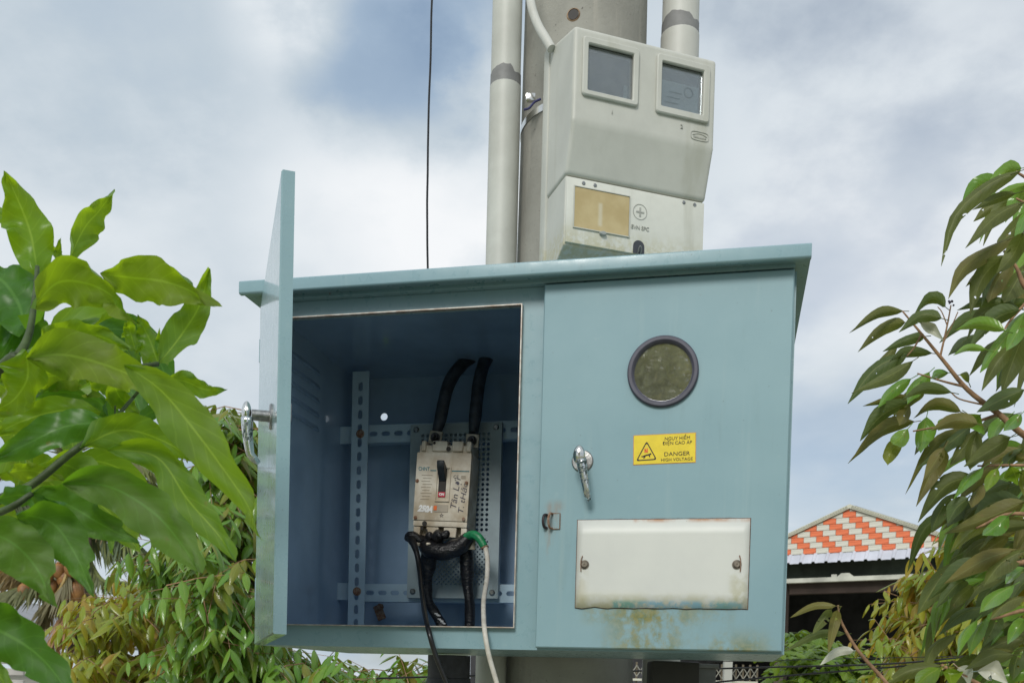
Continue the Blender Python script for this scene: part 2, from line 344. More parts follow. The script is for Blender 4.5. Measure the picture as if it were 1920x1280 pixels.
def box(bm, x0, x1, y0, y1, z0, z1, bev=0, seg=2, M=None):
    r = bmesh.ops.create_cube(bm, size=1)
    vs_ = r['verts']
    for v in vs_: v.co = Vector(((x0+x1)/2+v.co.x*(x1-x0), (y0+y1)/2+v.co.y*(y1-y0), (z0+z1)/2+v.co.z*(z1-z0)))
    if bev:
        es = list({e for v in vs_ for e in v.link_edges})
        r2 = bmesh.ops.bevel(bm, geom=es, offset=bev, segments=seg, affect='EDGES', profile=.6)
        vs_ = list({v for f in r2['faces'] for v in f.verts} | {v for v in vs_ if v.is_valid})
    if M is not None:
        for v in vs_: v.co = M @ v.co
    return vs_
def cyl(bm, a, b, r0, r1=None, n=20, caps=True):
    tube(bm, [a, b], [r0, r1 if r1 is not None else r0], n, caps)
def tube(bm, pts, rad, n=10, caps=True, wob=0):
    pts = [Vector(p) for p in pts]
    rad = rad if isinstance(rad, (list, tuple)) else [rad]*len(pts)
    rings = []; up = None
    for i, p in enumerate(pts):
        t = (pts[min(i+1, len(pts)-1)]-pts[max(i-1, 0)]).normalized()
        if up is None: up = t.orthogonal().normalized()
        up = (up-t*up.dot(t)).normalized(); s = t.cross(up)
        rr = []
        for k in range(n):
            a = 2*PI*k/n; r = rad[i]
            if wob: r *= 1+wob*mnoise.noise(Vector((p.x*40+math.cos(a)*1.7, p.y*40+math.sin(a)*1.7, p.z*40)))
            rr.append(bm.verts.new(p+(up*math.cos(a)+s*math.sin(a))*r))
        rings.append(rr)
    for A, B in zip(rings, rings[1:]):
        for k in range(n): bm.faces.new((A[k], A[(k+1) % n], B[(k+1) % n], B[k]))
    if caps:
        bm.faces.new(list(reversed(rings[0]))); bm.faces.new(rings[-1])
def smooth_path(pts, k=6):
    pts = [Vector(p) for p in pts]; out = []
    P = [pts[0]*2-pts[1]]+pts+[pts[-1]*2-pts[-2]]
    for i in range(1, len(P)-2):
        for j in range(k):
            t = j/k; a, b, c, d = P[i-1], P[i], P[i+1], P[i+2]
            out.append(.5*((2*b)+(c-a)*t+(2*a-5*b+4*c-d)*t*t+(3*b-a-3*c+d)*t**3))
    out.append(pts[-1]); return out
def lerp_list(v, n):
    return [v[min(int(i*(len(v)-1)/(n-1)), len(v)-2)]*(1-((i*(len(v)-1)/(n-1))-min(int(i*(len(v)-1)/(n-1)), len(v)-2)))+v[min(int(i*(len(v)-1)/(n-1)), len(v)-2)+1]*((i*(len(v)-1)/(n-1))-min(int(i*(len(v)-1)/(n-1)), len(v)-2)) for i in range(n)]
def lathe(bm, prof, origin, axis, n=24, cap0=True, cap1=True):
    origin = Vector(origin); axis = Vector(axis).normalized(); u = axis.orthogonal().normalized(); v = axis.cross(u)
    rings = [[bm.verts.new(origin+axis*h+(u*math.cos(2*PI*k/n)+v*math.sin(2*PI*k/n))*r) for k in range(n)] for r, h in prof]
    for A, B in zip(rings, rings[1:]):
        for k in range(n): bm.faces.new((A[k], A[(k+1) % n], B[(k+1) % n], B[k]))
    if cap0: bm.faces.new(list(reversed(rings[0])))
    if cap1: bm.faces.new(rings[-1])
def prism(bm, poly, x0, x1, bev=0, seg=3):
    """polygon in (y, z), extruded along x"""
    A = [bm.verts.new((x0, y, z)) for y, z in poly]; B = [bm.verts.new((x1, y, z)) for y, z in poly]
    n = len(poly); fs = [bm.faces.new(A), bm.faces.new(list(reversed(B)))]
    for i in range(n): fs.append(bm.faces.new((A[(i+1) % n], A[i], B[i], B[(i+1) % n])))
    bmesh.ops.recalc_face_normals(bm, faces=fs)
    if bev: bmesh.ops.bevel(bm, geom=list({e for f in fs for e in f.edges}), offset=bev, segments=seg, affect='EDGES', profile=.6)
def holed(bm, x0, x1, z0, z1, hx, hz, hw, hh, y, t, n=16, outer=True):
    """sheet in the x-z plane facing -y with a stadium hole (half sizes hw, hh); t = thickness"""
    r = min(hw, hh)
    def rad(a):
        c, s = math.cos(a), math.sin(a)
        if abs(hw-hh) < 1e-6: return r
        lo, hi = 0, hw+hh
        for _ in range(24):
            m = (lo+hi)/2; X = abs(c*m); Z = abs(s*m)
            dx = max(X-(hw-r), 0); dz = max(Z-(hh-r), 0)
            if dx*dx+dz*dz < r*r: lo = m
            else: hi = m
        return lo
    angs = sorted({round(2*PI*k/n, 5) for k in range(n)} | {round(math.atan2(Z-hz, X-hx) % (2*PI), 5) for X in (x0, x1) for Z in (z0, z1)})
    def edge(a):
        c, s = math.cos(a), math.sin(a); ts = []
        if c > 1e-9: ts.append((x1-hx)/c)
        if c < -1e-9: ts.append((x0-hx)/c)
        if s > 1e-9: ts.append((z1-hz)/s)
        if s < -1e-9: ts.append((z0-hz)/s)
        return min(ts)
    I = []; O = []; B = []
    for a in angs:
        c, s = math.cos(a), math.sin(a); q = rad(a); e_ = edge(a)
        I.append(bm.verts.new((hx+c*q, y, hz+s*q))); O.append(bm.verts.new((hx+c*e_, y, hz+s*e_))); B.append(bm.verts.new((hx+c*q, y+t, hz+s*q)))
    k = len(angs)
    for i in range(k):
        j = (i+1) % k
        bm.faces.new((O[i], O[j], I[j], I[i])); bm.faces.new((I[i], I[j], B[j], B[i]))
def quad(bm, pts): return bm.faces.new([bm.verts.new(p) for p in pts])
def text_mesh(body, size, bold=0., shear=0., align='CENTER', extrude=.0003, space=1.):
    cu = bpy.data.curves.new('lettering', 'FONT'); cu.body = body; cu.size = size; cu.offset = bold; cu.shear = shear
    cu.align_x = align; cu.align_y = 'CENTER'; cu.extrude = extrude; cu.space_character = space; cu.resolution_u = 3
    o = bpy.data.objects.new('lettering', cu); COL.objects.link(o)
    dg = bpy.context.evaluated_depsgraph_get(); dg.update()
    me = bpy.data.meshes.new_from_object(o.evaluated_get(dg)); bpy.data.objects.remove(o); bpy.data.curves.remove(cu)
    return me
UPR = Matrix.Rotation(PI/2, 4, 'X')     # text in the x-z plane, facing -y
def text(name, body, size, mat, parent, loc, rotz=0, bold=0., shear=0., width=None, extrude=.0003, align='CENTER'):
    me = text_mesh(body, size, bold, shear, align, extrude)
    if width:
        xs = [v.co.x for v in me.vertices]; k = width/(max(xs)-min(xs))
        for v in me.vertices: v.co.x *= k
    M = Matrix.Rotation(-rotz, 4, 'Y') @ UPR
    me.transform(M)
    return link(name, me, mat, parent, loc)
def copy_to(o, parent, loc=None, name=None):
    c = o.copy(); COL.objects.link(c); c.parent = parent
    if loc is not None: c.location = loc
    return c
def copy_tree(root, mw, label):
    r = root.copy(); COL.objects.link(r); r.matrix_world = mw; r['label'] = label
    for ch in list(root.children):
        c = ch.copy(); COL.objects.link(c); c.parent = r; c.matrix_parent_inverse = ch.matrix_parent_inverse.copy()
        for g in list(ch.children):
            d = g.copy(); COL.objects.link(d); d.parent = c
    return r

# ------------------------------------------------------------------ ground
def ground():
    m = Mat('ground_soil'); a = m.noise(.35, 6, .6); b = m.noise(6, 6, .65)
    c = m.mix(m.ramp(a, .4, .6), (.36, .34, .27), (.20, .23, .09)); c = m.mix(m.ramp(b, .4, .7), c, (.42, .39, .31))
    m.color(c); m.rough(.95); m.bump(b, .5, .05)
    bm = NB(); n = 24; S = 900
    g = [[bm.verts.new(((i/n*2-1)**3*S, (j/n*2-1)**3*S, .06*mnoise.noise(Vector((i*.7, j*.7, 0))) if abs(i-n/2)+abs(j-n/2) > 4 else 0)) for j in range(n+1)] for i in range(n+1)]
    for i in range(n):
        for j in range(n): bm.faces.new((g[i][j], g[i+1][j], g[i+1][j+1], g[i][j+1]))
    o = obj('ground', bm, m.m); o['kind'] = 'structure'
ground()

# ------------------------------------------------------------------ electrical cabinet
CABM = Matrix.Translation((-.5732, 2.2366, CAMH+.0692)) @ Matrix.Rotation(-.2161, 4, 'Z')
def cabpt(x, y, d):
    """local cabinet (l, z) of a photo pixel on the plane at depth d"""
    inv = CABM.inverted(); o = inv @ Vector((0, 0, CAMH)); p = inv @ at(x, y, 2.); r = p-o
    q = o+r*((d-o.y)/r.y); return Vector((q.x, d, q.z))
CAB = thing('electrical_cabinet', 'large pale blue grey metal cabinet on the pole with its left door open', 'electrical cabinet', mat=CABM)
LW, RW, DEP, HT = -.004, 1.142, .55, .758      # inner box
def cabinet():
    bm = NB(); t = .003
    # front frame with two openings
    o1 = (.028, .5895, .0451, .7215); o2 = (.665, 1.112, .0451, .7215); fy = .012
    for a in ((LW, o1[0], 0, HT), (o1[1], o2[0], 0, HT), (o2[1], RW, 0, HT), (o1[0], o1[1], 0, o1[2]), (o1[0], o1[1], o1[3], HT), (o2[0], o2[1], 0, o2[2]), (o2[0], o2[1], o2[3], HT)):
        box(bm, a[0], a[1], 0, fy, a[2], a[3])
    box(bm, LW, LW+t, fy, DEP, 0, HT); box(bm, RW-t, RW, fy, DEP, 0, HT)
    box(bm, LW+t, RW-t, fy, DEP-t, 0, t); box(bm, LW+t, RW-t, fy, DEP-t, HT-t, HT)
    # back sheet with one open knock-out hole
    h = cabpt(720, 781, DEP-t)
    x0, x1, z0, z1 = LW+t, RW-t, 0, HT
    holed(bm, h.x-.03, h.x+.03, h.z-.03, h.z+.03, h.x, h.z, .0102, .0102, DEP-t, t, 20)
    for a in ((x0, h.x-.03, z0, z1), (h.x+.03, x1, z0, z1), (h.x-.03, h.x+.03, z0, h.z-.03), (h.x-.03, h.x+.03, h.z+.03, z1)): box(bm, a[0], a[1], DEP-t, DEP, a[2], a[3])
    # pressed louvres in the left wall
    for k in range(5):
        z = .55+.035*k
        prism_y(bm, LW+t, z)
    for f in bm.faces:
        c = f.calc_center_median()
        if c.y > fy-1e-4 and (abs(c.x-(LW+t)) < 1e-4 or abs(c.x-(RW-t)) < 1e-4 or abs(c.y-(DEP-t)) < 1e-4 or abs(c.z-t) < 1e-4 or abs(c.z-(HT-t)) < 1e-4 or abs(c.y-fy) < 1e-4 or (LW+t < c.x < LW+t+.02 and .1 < c.y < .32)): f.material_index = 1
    obj('body', bm, [M_PAINT, M_INSIDE], CAB)
    # gutter lip round the open doorway: caught light put into its pale colour
    bm = NB(); a = o1; p = .0022; d0 = -.013
    box(bm, a[0], a[0]+p, d0, -.0005, a[2], a[3]); box(bm, a[1]-p, a[1], d0, -.0005, a[2], a[3]); box(bm, a[0]+p, a[1]-p, d0, -.0005, a[2], a[2]+p); box(bm, a[0]+p, a[1]-p, d0, -.0005, a[3]-p, a[3])
    obj('doorway_lip', bm, [M_LIP], CAB)
    # lid: pan with a lip
    bm = NB(); l0, l1, d0, d1 = -.0341, 1.1655, -.0578, .524
    prism(bm, [(d0, .763), (d0, .786), (d0+.004, .789), (d1, .797), (d1+.003, .795), (d1+.003, .763), (d1-.004, .760), (d1-.004, .770), (d0+.014, .766), (d0+.012, .760), (d0+.003, .760)], l0, l1, .0012, 2)
    obj('lid', bm, M_PAINT, CAB, True)
    bm = NB(); box(bm, LW+.004, RW-.004, -.018, DEP-.035, HT+.0005, .7688, .002)
    obj('lid_support_frame', bm, M_PAINT, CAB)
def prism_y(bm, x, z):
    v = [(x, .12, z), (x, .30, z), (x, .30, z+.014), (x, .12, z+.014), (x+.008, .125, z+.001), (x+.008, .295, z+.001)]
    V = [bm.verts.new(p) for p in v]
    bm.faces.new((V[0], V[1], V[5], V[4])); bm.faces.new((V[4], V[5], V[2], V[3])); bm.faces.new((V[0], V[4], V[3])); bm.faces.new((V[1], V[2], V[5]))
cabinet()

def slotted(name, length, w, slots, flange=.03, t=.0022):
    """perforated angle rail: face in x-z facing -y, running along z from 0, slots = list of z"""
    bm = NB(); zs = sorted(slots); edges = [0]+[(a+b)/2 for a, b in zip(zs, zs[1:])]+[length]
    for z, a, b in zip(zs, edges, edges[1:]): holed(bm, 0, w, a, b, w/2, z, .0062, .0125, 0, t, 12)
    quad(bm, ((0, t, 0), (0, t, length), (w, t, length), (w, t, 0)) if False else ((0, 0, 0), (0, 0, length), (0, flange, length), (0, flange, 0)))
    quad(bm, ((w, 0, 0), (w, t, 0), (w, t, length), (w, 0, length)))
    return bm
def rails():
    # upright in front of the left wall
    a = cabpt(652, 1172, .42); ln = HT-a.z-.01
    up = obj('slotted_rail', slotted('slotted_rail', ln, .046, [.018+.0365*k for k in range(int((ln-.02)/.0365))]), M_IN, CAB, loc=(.042, .42, .058))
    for z in (.555, .140):
        ret = NB(); box(ret, LW+.0035, .0415, .447, .449, z, z+.045); obj('side_bracket', ret, M_IN, CAB)
    def bolt(x, y, z, r=.0085, parent=CAB, m=M_RUST):
        bm = NB(); lathe(bm, [(r*1.35, 0), (r*1.35, .0015)], (0, 0, 0), (0, -1, 0), 14); lathe(bm, [(r, .0015), (r, .006), (r*.85, .007)], (0, 0, 0), (0, -1, 0), 6)
        return obj('bolt', bm, m, parent, loc=(x, y, z))
    b = bolt(.067, .4195, .573); bolt(.067, .4195, .160)
    # two cross rails, slots lying along
    for z in (.556, .136):
        bm = slotted('cross', 1.06, .047, [.02+.035*k for k in range(30)])
        bm.transform(Matrix(((0, 0, 1, 0), (0, 1, 0, 0), (1, 0, 0, 0), (0, 0, 0, 1))))
        obj('slotted_rail', bm, M_IN, CAB, loc=(.072, .449, z))
    # perforated mounting plate (shallow tray)
    x0, x1, z0, z1, y = .202, .447, .145, .595, .43
    bm = NB(); m1, m2, px, pz = .028, .026, .0126, .0126
    nx = int((x1-x0-2*m1)/px); sx = (x1-x0-2*m1)/nx; zt0, zt1 = .315, .572; nz = int((zt1-zt0)/pz); sz = (zt1-zt0)/nz
    for i in range(nx):
        for j in range(nz):
            a = x0+m1+i*sx; b = zt0+j*sz; holed(bm, a, a+sx, b, b+sz, a+sx/2, b+sz/2, .0043, .0043, y, .0022, 8)
    zb0, zb1 = .178, .300; nx2 = nx*2; s2 = (x1-x0-2*m1)/nx2; nz2 = int((zb1-zb0)/s2); s3 = (zb1-zb0)/nz2
    for i in range(nx2):
        for j in range(nz2):
            a = x0+m1+i*s2; b = zb0+j*s3
            if (i+j) % 2: quad(bm, ((a, y, b), (a+s2, y, b), (a+s2, y, b+s3), (a, y, b+s3)))
            else: holed(bm, a, a+s2, b, b+s3, a+s2/2, b+s3/2, .0025, .0025, y, .0022, 8)
    for A in ((x0, x0+m1, z0, z1), (x1-m1, x1, z0, z1), (x0+m1, x1-m1, z0, zb0), (x0+m1, x1-m1, zb1, zt0), (x0+m1, x1-m1, zt1, z1)):
        quad(bm, ((A[0], y, A[2]), (A[1], y, A[2]), (A[1], y, A[3]), (A[0], y, A[3])))
    for A, B in (((x0, z0), (x0, z1)), ((x0, z1), (x1, z1)), ((x1, z1), (x1, z0)), ((x1, z0), (x0, z0))):
        quad(bm, ((A[0], y, A[1]), (B[0], y, B[1]), (B[0], y+.017, B[1]), (A[0], y+.017, A[1])))
    pl = obj('mounting_plate', bm, M_PLATEGREY, CAB)
    for x, z in ((.218, .162), (.432, .160), (.218, .582), (.432, .582)):
        bm = NB(); lathe(bm, [(.0075, 0), (.0075, .002), (.005, .0045)], (0, 0, 0), (0, -1, 0), 14)
        box(bm, -.005, .005, -.0049, -.0043, -.0008, .0008); box(bm, -.0008, .0008, -.0050, -.0042, -.005, .005)
        obj('screw', bm, M_STEEL, pl, True, loc=(x, y-.0003, z))
    # rusty clamp below the lower cross rail
    bm = NB(); p = cabpt(712, 1148, .5)
    box(bm, -.012, .012, -.003, .003, -.02, .022, .002, 1, Matrix.Rotation(-.4, 4, 'Y')); lathe(bm, [(.009, .003), (.009, .012)], (.004, 0, .016), (0, -1, 0), 6)
    obj('clamp', bm, M_RUST, CAB, loc=p)
rails()

def handle(door, x, z, lean):
    """lever handle on the outer face (y = 0, outwards -y) of a door"""
    bm = NB(); lathe(bm, [(.0225, 0), (.0225, .0022), (.0205, .0042), (.008, .0050)], (x, 0, z), (0, -1, 0), 28); obj('handle_base', bm, M_STEEL, door, True)
    bm = NB(); lathe(bm, [(.0100, .004), (.0095, .034)], (x, 0, z), (0, -1, 0), 18)
    obj('handle_stem', bm, M_STEEL, door, True)
    # egg shaped head over the stem
    bm = NB(); hx, hz, hy = x-.001, z+.004, -.043
    R = bmesh.ops.create_uvsphere(bm, u_segments=20, v_segments=14, radius=1)['verts']
    for v in R:
        k = v.co.z
        v.co = Vector((hx+v.co.x*.0125*(1-.12*k), hy+v.co.y*.0085, hz+k*.0190))
    obj('handle_head', bm, M_CHROME, door, 'all')
    bm = NB(); pts = []; rads = []
    for i in range(12):
        t = i/11; pts.append((hx+.004+lean*t*.075, hy+.001+(.010*t*t)+(.012*max(0, t-.85)/.15), hz-.010-.077*t)); rads.append(.0108*(1-.38*t) if i < 11 else .0045)
    tube(bm, pts, rads, 14); obj('handle_lever', bm, M_CHROMEW, door, 'all')

def door_sheet(bm, w, h, t, hole=None):
    """outer face at y=0 looking -y, returns folded back to y = t"""
    b = .0025
    if hole:
        hx, hz, r = hole; q = r*1.25
        holed(bm, hx-q, hx+q, hz-q, hz+q, hx, hz, r, r, 0, .006, 40)
        rects = ((b, hx-q, b, h-b), (hx+q, w-b, b, h-b), (hx-q, hx+q, b, hz-q), (hx-q, hx+q, hz+q, h-b))
    else: rects = ((b, w-b, b, h-b),)
    for x0, x1, z0, z1 in rects: quad(bm, ((x0, 0, z0), (x1, 0, z0), (x1, 0, z1), (x0, 0, z1)))
    O = [(b, b), (w-b, b), (w-b, h-b), (b, h-b)]; E = [(0, 0), (w, 0), (w, h), (0, h)]; I = [(.004, .004), (w-.004, .004), (w-.004, h-.004), (.004, h-.004)]
    for k in range(4):
        j = (k+1) % 4
        quad(bm, ((*O[k][:1], 0, O[k][1]), (O[j][0], 0, O[j][1]), (E[j][0], b, E[j][1]), (E[k][0], b, E[k][1]))[::-1])
        quad(bm, ((E[k][0], b, E[k][1]), (E[j][0], b, E[j][1]), (E[j][0], t, E[j][1]), (E[k][0], t, E[k][1]))[::-1])
        quad(bm, ((E[k][0], t, E[k][1]), (E[j][0], t, E[j][1]), (I[j][0], t, I[j][1]), (I[k][0], t, I[k][1]))[::-1])
        quad(bm, ((I[k][0], t, I[k][1]), (I[j][0], t, I[j][1]), (I[j][0], .0016, I[j][1]), (I[k][0], .0016, I[k][1]))[::-1])
    if not hole: quad(bm, ((I[0][0], .0016, I[0][1]), (I[3][0], .0016, I[3][1]), (I[2][0], .0016, I[2][1]), (I[1][0], .0016, I[1][1])))

def closed_door():
    X0, W, H, T = .6371, .4999, .7501, .0208
    bm = NB(); door_sheet(bm, W, H, T, (.886-X0, .560, .061))
    d = obj('door', bm, M_DOOR, CAB, loc=(X0, -.0218, .0046)); d['label'] = 'closed right door with round window, lever handle and white plate'
    c = Vector((.886-X0, 0, .560))
    bm = NB(); lathe(bm, [(.0595, .0005), (.0600, .0055), (.0630, .0085), (.0690, .0085), (.0715, .0055), (.0715, .0002)], c, (0, -1, 0), 56, False, False)
    lathe(bm, [(.0600, .0055), (.0580, .001), (.0580, -.008)], c, (0, -1, 0), 56, False, False); obj('window_gasket', bm, M_GASK, d, True)
    bm = NB(); lathe(bm, [(.0598, .0), (.0598, .003)], (c.x, .0055, c.z), (0, -1, 0), 48); obj('window_pane', bm, M_WGLASS, d)
    handle(d, .727-X0, .3845, .20)
    # hasp staple, rusty
    bm = NB(); hx, hz = .6655-X0, .262
    box(bm, hx+.004, hx+.0165, -.0022, -.0006, hz-.016, hz+.016); 
    obj('hasp_plate', bm, M_DOOR, d)
    bm = NB(); tube(bm, smooth_path([(hx+.002, -.001, hz+.015), (hx-.002, -.012, hz+.014), (hx-.004, -.018, hz), (hx-.002, -.012, hz-.014), (hx+.002, -.001, hz-.015)], 4), .0024, 8)
    tube(bm, [(hx+.003, -.002, hz+.016), (hx+.018, -.002, hz+.016), (hx+.018, -.002, hz-.016), (hx+.003, -.002, hz-.016)], .0011, 6)
    obj('hasp', bm, M_RUST, d, True)
    bm = NB(); tube(bm, smooth_path([(hx-.010, -.001, hz+.013), (hx-.014, -.010, hz+.011), (hx-.0155, -.014, hz), (hx-.014, -.010, hz-.012), (hx-.010, -.001, hz-.014)], 4), .0030, 8)
    obj('staple', bm, simple('dark_staple', (.07, .055, .06), .6, .4, .3, 60), d, True)
    # white enamel plate, slightly buckled along the bottom, rusty edge
    x0, x1, z0, z1 = .7207-X0, 1.0672-X0, .0885-.0046, .2680-.0046
    def sheet(bm, gx, gz, y, wob):
        n, k = 26, 6
        G = [[bm.verts.new((x0-gx+(x1-x0+2*gx)*i/n, y-wob*(.0012+.0022*(mnoise.noise(Vector((i*.45, j*.5, 3)))))*(1 if j == 0 else .35), z0-gz+(z1-z0+2*gz)*j/k+(.0028*mnoise.noise(Vector((i*.5, 0, 9))) if j == 0 else 0))) for j in range(k+1)] for i in range(n+1)]
        for i in range(n):
            for j in range(k): bm.faces.new((G[i][j], G[i+1][j], G[i+1][j+1], G[i][j+1]))
        return G
    bm = NB(); sheet(bm, .0016, .0014, -.0008, 0); obj('plate_backing', bm, M_EDGE, d)
    bm = NB(); sheet(bm, 0, 0, -.0022, 1); pl = obj('name_plate', bm, M_PLATEW, d, True); pl.modifiers.new('thickness', 'SOLIDIFY').thickness = .0011
    for sx in (.7375-X0, 1.0440-X0):
        bm = NB(); lathe(bm, [(.0072, 0), (.0072, .002), (.0055, .0036), (.0018, .0036), (.0012, .0022)], (sx, -.0036, .172), (0, -1, 0), 20); lathe(bm, [(.0095, -.0008), (.0095, .0003)], (sx, -.0036, .172), (0, -1, 0), 18)
        obj('screw', bm, simple('plate_screw', (.23, .20, .16), .5, .6, .3, 80), d, True)
        q = 1 if sx > .2 else -1
        bm = NB(); tube(bm, smooth_path([(sx-.007*(-q), -.0045, .158), (sx+.0075*q, -.0062, .170), (sx+.0070*q, -.0065, .181), (sx+.0045*q, -.005, .190)], 4), .0011, 6); obj('wire_tie', bm, M_RUST, d)
    # yellow warning sticker
    sc = Vector((.8935-X0, -.0007, .4101-.0046)); tl = .020
    ST = Matrix.Translation(sc) @ Matrix.Rotation(-tl, 4, 'Y')
    sw, sh = .1255, .0600
    bm = NB(); quad(bm, [ST @ Vector(p) for p in ((-sw/2, 0, -sh/2), (sw/2, 0, -sh/2), (sw/2, 0, sh/2), (-sw/2, 0, sh/2))]); obj('sticker_border', bm, M_STKEDGE, d)
    q = .0012; bm = NB(); quad(bm, [ST @ Vector(p) for p in ((-sw/2+q, -.0004, -sh/2+q), (sw/2-q, -.0004, -sh/2+q), (sw/2-q, -.0004, sh/2-q), (-sw/2+q, -.0004, sh/2-q))]); obj('warning_sticker', bm, M_YEL, d)
    def k(u, v): return Vector((-sw/2+u*sw, -.0008, sh/2-v*sh))       # u, v in 0..1 from the top left
    for body, u, v, wd, sz, bo in (('NGUY HIỂM', .705, .170, .050, .0094, 0), ('ĐIỆN CAO ÁP', .705, .325, .0585, .0094, 0), ('DANGER', .700, .690, .051, .0116, 0), ('HIGH VOLTAGE', .700, .875, .063, .0086, 0)):
        text('sticker_lettering', body, sz, M_INK, d, ST @ k(u, v), tl, bo, 0, wd, .00015)
    bm = NB()
    def tri(ins):
        A = [(.215, .205), (.045, .875), (.385, .855)]
        cx = sum(a[0] for a in A)/3; cy = sum(a[1] for a in A)/3; out = []
        for i in range(3):
            a = A[i]; a = (cx+(a[0]-cx)*ins, cy+(a[1]-cy)*ins); b = A[(i+1) % 3]; c_ = A[i-1]
            b = (cx+(b[0]-cx)*ins, cy+(b[1]-cy)*ins); c_ = (cx+(c_[0]-cx)*ins, cy+(c_[1]-cy)*ins)
            for s_ in range(5):
                t = s_/4; p1 = (a[0]+(c_[0]-a[0])*.13, a[1]+(c_[1]-a[1])*.13); p2 = (a[0]+(b[0]-a[0])*.13, a[1]+(b[1]-a[1])*.13)
                x = (1-t)**2*p1[0]+2*t*(1-t)*a[0]+t*t*p2[0]; y = (1-t)**2*p1[1]+2*t*(1-t)*a[1]+t*t*p2[1]; out.append(ST @ k(x, y))
        return out
    A = [bm.verts.new(p) for p in tri(1)]; B = [bm.verts.new(p) for p in tri(.84)]
    for i in range(len(A)): bm.faces.new((A[i], A[(i+1) % len(A)], B[(i+1) % len(A)], B[i]))
    obj('sticker_triangle', bm, M_INK, d)
    bm = NB()
    for pl_, r in (([(.150, .735), (.195, .700), (.235, .680), (.280, .660)], .0014), ([(.195, .705), (.180, .775), (.165, .780)], .0011), ([(.255, .675), (.268, .755)], .0011), ([(.150, .735), (.130, .720)], .0009), ([(.272, .652), (.292, .648)], .0016)):
        for a, b in zip(pl_, pl_[1:]):
            A_, B_ = ST @ k(*a), ST @ k(*b); n_ = (B_-A_).normalized(); s_ = Vector((n_.z, 0, -n_.x))*r; quad(bm, (A_-s_, B_-s_, B_+s_, A_+s_))
    obj('sticker_figure', bm, M_INK, d)
    bm = NB()
    for pl_ in ([(.190, .46), (.190, .60)], [(.190, .50), (.225, .60)], [(.225, .46), (.225, .60)]):
        for a, b in zip(pl_, pl_[1:]):
            A_, B_ = ST @ k(*a), ST @ k(*b); n_ = (B_-A_).normalized(); s_ = Vector((n_.z, 0, -n_.x))*.0013; quad(bm, (A_-s_+Vector((0, -.0002, 0)), B_-s_+Vector((0, -.0002, 0)), B_+s_+Vector((0, -.0002, 0)), A_+s_+Vector((0, -.0002, 0))))
    obj('sticker_bolt', bm, M_ORANGE, d)
closed_door()

def open_door():
    W, H, T = .6327, .7501, .0218
    bm = NB(); door_sheet(bm, W, H, T)
    d = obj('door', bm, M_ODOOR, CAB, loc=(-.0096, -.0035, 0)); d.rotation_euler = (0, 0, -(PI/2-.5175)); d['label'] = 'left door standing open, seen almost edge on'
    handle(d, .490, .3880, -.05)
    bm = NB(); box(bm, .478, .502, .002, .030, .375, .395, .002); box(bm, .480, .545, .026, .030, .370, .400, .001); obj('latch', bm, M_STEEL, d)
    for z in (.10, .63):
        bm = NB(); cyl(bm, (-.004, .004, z), (-.004, .004, z+.05), .005, n=12); obj('hinge', bm, M_PAINT, d, True)
open_door()

